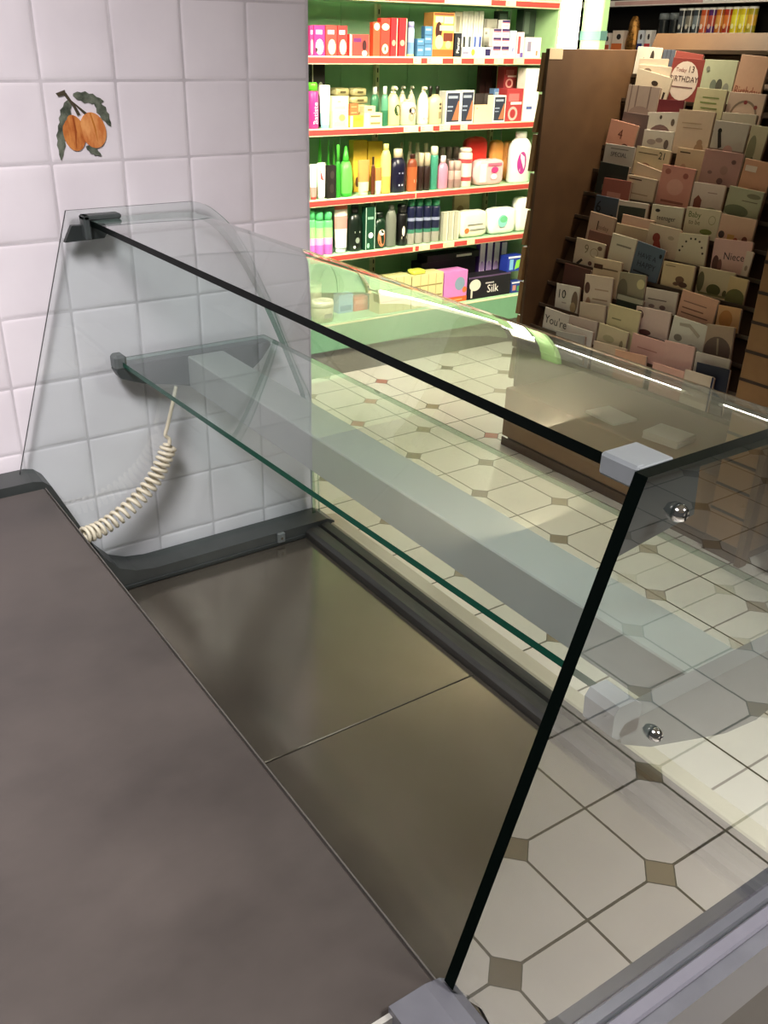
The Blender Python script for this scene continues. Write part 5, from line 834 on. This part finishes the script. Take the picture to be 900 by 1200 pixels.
mb = MB(); mb.box(-1.154, .059, 3.05, 3.29, 1.74, 1.785, pmat('#4a3b27', .5), .002); spart(mb, 'top_board', label='pale top board')
# slatted column at its right end
mb = MB(); mb.box(.085, .235, 2.372, 2.40, .075, 1.95, mix_mat('slat_board', '#7b5832', '#87643c', 6, (.4, .55)), .002)
z = .19
while z < 1.95: mb.box(.084, .236, 2.3705, 2.3735, z, z+.011, dark_line); z += .105
mb.box(.075, .245, 2.380, 2.41, 0, .08, brown, .002); mb.box(.235, .262, 2.365, 2.41, 0, 1.95, mix_mat('dark_brown_post', '#553c22', '#5e4428', 6, (.4, .55)), .002)
spart(mb, 'slat_panel')
# card packs lying on the base
pk = [(-.62, 2.55, .19, .14, .012, -.1, 'flat white paper pack on the card stand base, left of the thicker stack'), (-.30, 2.555, .17, .14, .035, .12, 'thicker white paper stack on the card stand base, near the slatted post')]
for x, y, w, d, h, r, lab in pk:
    mb = MB(); q = max(1, int(h/.011))
    for i in range(q): mb.box(-w/2+.002*(i % 2), w/2-.003*((i+1) % 2), -d/2, d/2-.002*(i % 3), h/q*i, h/q*(i+1)-.0006, paper('#d3c9b6'), .0008)
    tag(mb.build('paper_pack', loc=(x, y, .3006), rot=(0, 0, r)), lab, 'paper')
# the cards
def shade(c): return '#'+''.join('%02x' % int(int(c[i:i+2], 16)*.94) for i in (1, 3, 5))      # printed card stock is a little duller than white
CM = Matrix(((1, 0, 0, 0), (0, 0, -1, 0), (0, 1, 0, 0), (0, 0, 0, 1)))
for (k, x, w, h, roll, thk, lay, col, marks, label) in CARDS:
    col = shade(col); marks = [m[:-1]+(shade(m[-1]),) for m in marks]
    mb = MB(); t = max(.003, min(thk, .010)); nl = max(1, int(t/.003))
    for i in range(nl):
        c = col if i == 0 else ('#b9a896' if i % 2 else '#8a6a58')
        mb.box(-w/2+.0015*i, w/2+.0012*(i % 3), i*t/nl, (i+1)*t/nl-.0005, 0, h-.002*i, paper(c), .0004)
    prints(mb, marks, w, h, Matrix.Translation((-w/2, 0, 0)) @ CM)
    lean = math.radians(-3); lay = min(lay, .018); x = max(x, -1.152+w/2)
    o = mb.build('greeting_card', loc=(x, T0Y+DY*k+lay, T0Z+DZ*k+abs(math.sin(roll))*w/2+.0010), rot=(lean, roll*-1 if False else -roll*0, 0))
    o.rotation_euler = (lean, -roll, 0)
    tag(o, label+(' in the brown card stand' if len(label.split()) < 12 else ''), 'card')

# ================================================================== BEHIND: SNACK SHELF
SN = empty('snack_shelving', (-3.6, 6.7, 0), 'dark shop shelving at the back with white lips, holding rows of snack canisters', 'shelf unit')
ni = Matrix.Translation((3.6, -6.7, 0)); blk = pmat('#1a1715', .6)
def npart(mb, name, label=None, parent=SN):
    mb.v = [ni @ v for v in mb.v]; o = mb.build(name, parent)
    if label: o['label'] = label
    return o
mb = MB(); mb.box(-5.2, -2.2, 6.86, 6.92, .05, 2.9, blk); npart(mb, 'back_panel')
for zz in (.4, .85, 1.3, 1.715, 2.165):
    mb = MB(); mb.box(-5.2, -2.2, 6.44, 6.86, zz-.03, zz, pmat('#5a5048', .5), .003); s_ = npart(mb, 'shelf')
    mb = MB(); mb.box(-5.2, -2.2, 6.428, 6.44, zz-.035, zz+.012, pmat('#e9e2da', .4), .002)
    mb.box(-4.5, -3.56, 6.4265, 6.4285, zz-.026, zz+.002, pmat('#c9a09a', .4)); npart(mb, 'price_lip', 'white price lip', s_)
for a in (-5.2, -2.24):
    mb = MB(); mb.box(a, a+.04, 6.44, 6.86, 0, 2.9, blk); npart(mb, 'end_frame')
white_c = pmat('#e9e6df', .3)
def canister(x, z, body, band, lidc, label, group, hh=.19):
    mb = MB(); r = .036
    mb.lathe([(r, 0), (r, .012), (r, .06), (r, hh*.72), (r, hh-.012), (r*1.04, hh-.01), (r*1.04, hh-.004)], white_c, 18, segmats=[white_c, glossy_plastic(body), glossy_plastic(band), glossy_plastic(body), white_c, white_c])
    mb.box(r*.985, r*.985+.006, -.002, .002, .005, hh-.006, white_c, 0, Matrix.Rotation(-PI/2+.75, 4, 'Z'))
    prints(mb, [('o', .5, .3, .22, .1, lidc)], .06, hh, Matrix.Translation((-.03, -r-.0006, 0)) @ CM)
    o = mb.build('snack_canister', loc=(x, 6.50, z)); tag(o, label, 'canister', group)
    mb = MB(); mb.lathe([(r*1.05, hh-.004), (r*1.05, hh+.003), (r*.95, hh+.004)], pmat('#c9c6c0', .25), 18); mb.build('lid', o)
cx = [-3.79+.0745*i for i in range(11)]
up = [('#2a2c30', '#5f6468', '#c9c6bc', 'grey and black'), ('#3a3a3a', '#8a8478', '#d0c8b8', 'charcoal'), ('#3c4348', '#7c868a', '#c9d0d0', 'slate grey'), ('#c8562c', '#e08a5a', '#f0d8c8', 'orange'), ('#5a2a6a', '#b8503c', '#e8c0b0', 'purple and red'), ('#b8641e', '#d89a4a', '#e8d0a0', 'amber'), ('#a8341e', '#d8742e', '#e8b080', 'red-orange'), ('#d8c41c', '#eade3a', '#f4f0b0', 'bright yellow'), ('#d8c020', '#f0e448', '#f4f0b0', 'lemon yellow'), ('#a89a24', '#d8a838', '#e8d890', 'olive yellow'), ('#d0bc1c', '#e8dc40', '#f0ecb0', 'pale yellow')]
lo = [('#4a4640', '#a89a84', '#d8ccb8', 'tan-grey'), ('#3c3c3a', '#8c8478', '#ccc4b4', 'dark grey'), ('#34383a', '#7a7c78', '#c0c4c0', 'grey'), ('#6a2a4a', '#c87a8a', '#e8c0c8', 'plum and pink'), ('#8a2a4a', '#d8687a', '#f0b8c0', 'pink'), ('#7a2a1a', '#d06a3a', '#e8b090', 'rust'), ('#5a1e14', '#b8502c', '#d89070', 'dark rust'), ('#c0a41c', '#ecd83a', '#f4ecb0', 'yellow'), ('#b08c2a', '#e0c43c', '#f0e0a0', 'gold'), ('#3a3a30', '#a8a070', '#d8d0a0', 'dark olive')]
for i, (b1, b2, b3, nm) in enumerate(lo): canister(cx[i], 1.7155, b1, b2, b3, '%s snack canister in the lower row, %s' % (nm, 'at the left end' if i == 0 else 'number %d from the left' % (i+1)), 'lower row of snack canisters')
for i, (b1, b2, b3, nm) in enumerate(up[:10]): canister(cx[i], 1.911, b1, b2, b3, '%s snack canister in the upper row, %s' % (nm, 'at the left end' if i == 0 else 'number %d from the left' % (i+1)), 'upper row of snack canisters')
b1, b2, b3, nm = up[10]; canister(cx[10], 1.7155, b1, b2, b3, 'pale yellow snack canister at the right end of the back shelf beside the stacked rows', None)
for i, x in enumerate((-4.03, -3.915)):
    mb = MB(); mb.lathe([(.040, 0), (.043, .07), (.045, .30), (.046, .31)], pmat('#1c2022', .3), 18); o = mb.build('dark_jar', loc=(x, 6.56, 1.7155))
    tag(o, 'tall dark jar with a grey lid left of the snack canisters, %s of two' % ('left' if i == 0 else 'right'), 'jar'); mb = MB(); mb.lathe([(.050, .31), (.050, .345), (.046, .36)], pmat('#6f7678', .3), 18); mb.build('lid', o)
bx = [(-4.59, .085, .21, '#e3d6cc', '#c8583c', 'white and red snack box beside the green pillar'), (-4.458, .13, .23, '#e2cfc0', '#d8703a', 'white and orange snack box with a dark roundel beside the foil bag'), (-4.195, .06, .23, '#d8dce4', '#2c3470', 'white and navy snack box right of the foil bag'), (-4.11, .065, .23, '#e6e0dc', '#b83038', 'white and red snack box, second right of the foil bag')]
for x, w, h, c1_, c2_, lab in bx:
    mb = MB(); mb.box(-w/2, w/2, 0, .06, 0, h, paper(c1_), .002); prints(mb, [('r', 0, .95, .05, .55, c2_), ('o', .6, .78, .2, .1, '#2c2626'), ('o', .5, .2, .3, .1, '#e8c090')], w, h, Matrix.Translation((-w/2, 0, 0)) @ CM)
    tag(mb.build('snack_box', loc=(x, 6.47, 1.7155)), lab, 'box')
mb = MB(); n = 14; vs = []; lv = [(0, .055, .012), (.04, .07, .04), (.12, .078, .05), (.22, .07, .045), (.30, .055, .03), (.34, .035, .008)]
for q, (z, rx, ry) in enumerate(lv):
    for kk in range(n): a = 2*PI*kk/n; w_ = 1+.08*math.sin(3*a+q*2); vs.append((rx*.84*math.cos(a)*w_, ry*math.sin(a)*w_, z))
mb.add(vs, [(j*n+i, j*n+(i+1) % n, (j+1)*n+(i+1) % n, (j+1)*n+i) for j in range(len(lv)-1) for i in range(n)], mix_mat('brown_gold_foil', '#8a5a26', '#c89048', 12, (.15, .4), .7), smooth=False)
mb.add(vs, [list(range(n))[::-1], [(len(lv)-1)*n+i for i in range(n)]], blk)
tag(mb.build('foil_bag', loc=(-4.307, 6.50, 1.7155)), 'crumpled brown foil snack bag standing among the snack boxes', 'bag')
for i, x in enumerate((-4.0, -3.915)):
    mb = MB(); mb.lathe([(.03, 0), (.034, .06), (.034, .075)], pmat('#c9b8a8', .4), 16); o = mb.build('snack_tub', loc=(x, 6.475, 1.7155)); tag(o, 'small tub with a red lid in front of the dark jars, %s of two' % ('left' if i == 0 else 'right'), 'tub')
    mb = MB(); mb.lathe([(.037, .075), (.037, .092), (.034, .095)], pmat('#b8343c', .3), 16); mb.build('lid', o)

# ================================================================== DARK RACK BESIDE THE CARD STAND
RK = empty('wire_rack', (.42, 2.5, 0), 'dark display rack with a white price label, right of the slatted post', 'rack')
mb = MB(); mb.box(-.13, .35, -.02, .35, .10, .95, pmat('#23211f', .5), .004); mb.box(-.11, .33, 0, .33, 0, .10, pmat('#55524e', .5), .004); mb.build('body', RK)
mb = MB(); mb.box(-.095, -.03, -.026, -.0205, .17, .30, paper('#c9c4b8'), .001)
for i in range(5): mb.box(-.085, -.042-.006*(i % 2), -.0264, -.026, .19+.02*i, .195+.02*i, paper('#8a867c'))
mb.build('price_label', RK)
mb = MB(); mb.tube([(.03, -.02, .40), (.03, -.06, .41), (.03, -.075, .38)], .006, chrome, 8); mb.box(-.01, .06, -.03, -.018, .375, .43, pmat('#8a8a88', .3, .6), .003); mb.build('hook', RK)
mb = MB(); mb.lathe([(.045, .0), (.05, .04), (.05, .17), (.03, .21), (.018, .22)], pmat('#6f7472', .3), 16, M=Matrix.Translation((.045, -.08, .145))); mb.box(-.02, .12, -.14, -.02, .12, .145, pmat('#4a4846', .5), .003); mb.build('shelf_bottle', RK)

# ================================================================== LIGHT
def area(name, loc, size, energy, col, rot=(0, 0, 0), spread=180, size_y=None):
    l = bpy.data.lights.new(name, 'AREA'); l.energy = energy; l.color = col; l.shape = 'RECTANGLE'; l.size = size; l.size_y = size_y or size; l.spread = math.radians(spread)
    o = bpy.data.objects.new(name, l); COL.objects.link(o); o.location = loc; o.rotation_euler = rot; return o
area('ceiling_light_staff_side', (1.35, -.95, 2.97), 1.2, 70, (1, .96, .97), spread=104, size_y=.5)
bpy.data.objects['ceiling_light_staff_side'].rotation_euler = Vector((-.5, .05, -.85)).to_track_quat('-Z', 'X').to_euler()
area('shelf_wash_light', (-1.3, 2.9, 2.95), 1.8, 185, (1, .89, .64), (0, math.radians(52), 0), size_y=.25)
bpy.data.objects['shelf_wash_light'].rotation_euler = Vector((-.8, 0, -.75)).to_track_quat('-Z', 'X').to_euler()
area('added_shelf_fill_light', (-.9, .9, 2.95), .8, 34, (1, .93, .76), spread=55, size_y=.3)  # unseen fill lamp, added to brighten the inside of the toiletry shelves
bpy.data.objects['added_shelf_fill_light'].rotation_euler = Vector((-1.7, 1.5, -1.95)).to_track_quat('-Z', 'X').to_euler()
area('ceiling_light_right_aisle', (2.6, 1.0, 2.97), .5, 54, (1, .97, .95), spread=95)
bpy.data.objects['ceiling_light_right_aisle'].rotation_euler = Vector((-.25, 0, -1)).to_track_quat('-Z', 'X').to_euler()
def tube_light(x0, x1, y, z, label, rz=0):
    o = empty('fluorescent_light', ((x0+x1)/2, y, z), label, 'light'); L_ = (x1-x0)/2; o.rotation_euler = (0, 0, rz)
    mb = MB(); mb.box(-L_, L_, -.06, .06, .05, .12, pmat('#dcdcd8', .5), .004); mb.box(-L_, -L_+.03, -.02, .02, -.03, .05, pmat('#dcdcd8', .5)); mb.box(L_-.03, L_, -.02, .02, -.03, .05, pmat('#dcdcd8', .5)); mb.build('housing', o)
    mb = MB(); mb.lathe([(.016, -L_+.03), (.018, -L_+.035), (.018, L_-.035), (.016, L_-.03)], TUBE, 12, M=Matrix.Rotation(PI/2, 4, 'Y')); mb.build('tube', o)
TUBE = emit('lit_fluorescent_tube', (1, .95, .86, 1), 26)
tube_light(-4.6, -1.9, 5.0, 2.88, 'long fluorescent ceiling light over the back aisle, left one')
tube_light(-1.6, 1.6, 5.0, 2.88, 'long fluorescent ceiling light over the back aisle, right one')
mb = MB(); mb.box(-2.455, -2.385, 2.50, 3.60, 2.37, 2.44, pmat('#dcdcd8', .5), .004)
for y in (2.785, 3.55): mb.box(XB+.02, -2.40, y-.012, y+.012, 2.435, 2.46, pmat('#dcdcd8', .5), .003)
cl_ = upart(mb, 'canopy_light')
mb = MB(); mb.lathe([(.016, 2.53), (.018, 2.535), (.018, 3.565), (.016, 3.57)], TUBE, 12, M=Matrix.Translation((-2.42, 0, 2.335)) @ Matrix.Rotation(-PI/2, 4, 'X')); mb.box(-2.43, -2.41, 2.515, 2.53, 2.315, 2.372, pmat('#dcdcd8', .5)); mb.box(-2.43, -2.41, 3.57, 3.585, 2.315, 2.372, pmat('#dcdcd8', .5)); upart(mb, 'fluorescent_tube', cl_)

w = bpy.data.worlds.new('room_air'); scn.world = w; w.use_nodes = True
bg = w.node_tree.nodes['Background']; bg.inputs[0].default_value = (1, .96, .92, 1); bg.inputs[1].default_value = WORLD

# ================================================================== CAMERA
f, yaw, pitch, roll = 1057.12, .5839433, .4791133, -.0139467
C = Vector((1.959317, -.552688, 1.777591)); PX, PY = 414.2576, 605.2156
F = Vector((-math.cos(yaw)*math.cos(pitch), math.sin(yaw)*math.cos(pitch), -math.sin(pitch)))
r = F.cross(Vector((0, 0, 1))).normalized(); dn = F.cross(r)
r2 = r*math.cos(roll)+dn*math.sin(roll); d2 = dn*math.cos(roll)-r*math.sin(roll)
cam = bpy.data.cameras.new('camera'); co = bpy.data.objects.new('camera', cam); COL.objects.link(co)
Mx = Matrix((r2, -d2, -F)).transposed().to_4x4(); Mx.translation = C; co.matrix_world = Mx
cam.sensor_fit = 'VERTICAL'; cam.sensor_height = 36; cam.lens = 36*f/1200; cam.shift_x = (450-PX)/1200; cam.shift_y = (PY-600)/1200
cam.clip_start = .02
scn.camera = co
scn.view_settings.view_transform = 'Standard'; scn.view_settings.look = 'None'; scn.view_settings.gamma = 1; scn.view_settings.exposure = EXPO
scn.view_settings.use_curve_mapping = False
scn.cycles.max_bounces = 10; scn.cycles.transparent_max_bounces = 40; scn.cycles.glossy_bounces = 5; scn.cycles.diffuse_bounces = 4
scn.cycles.use_denoising = True; scn.cycles.sample_clamp_indirect = 6
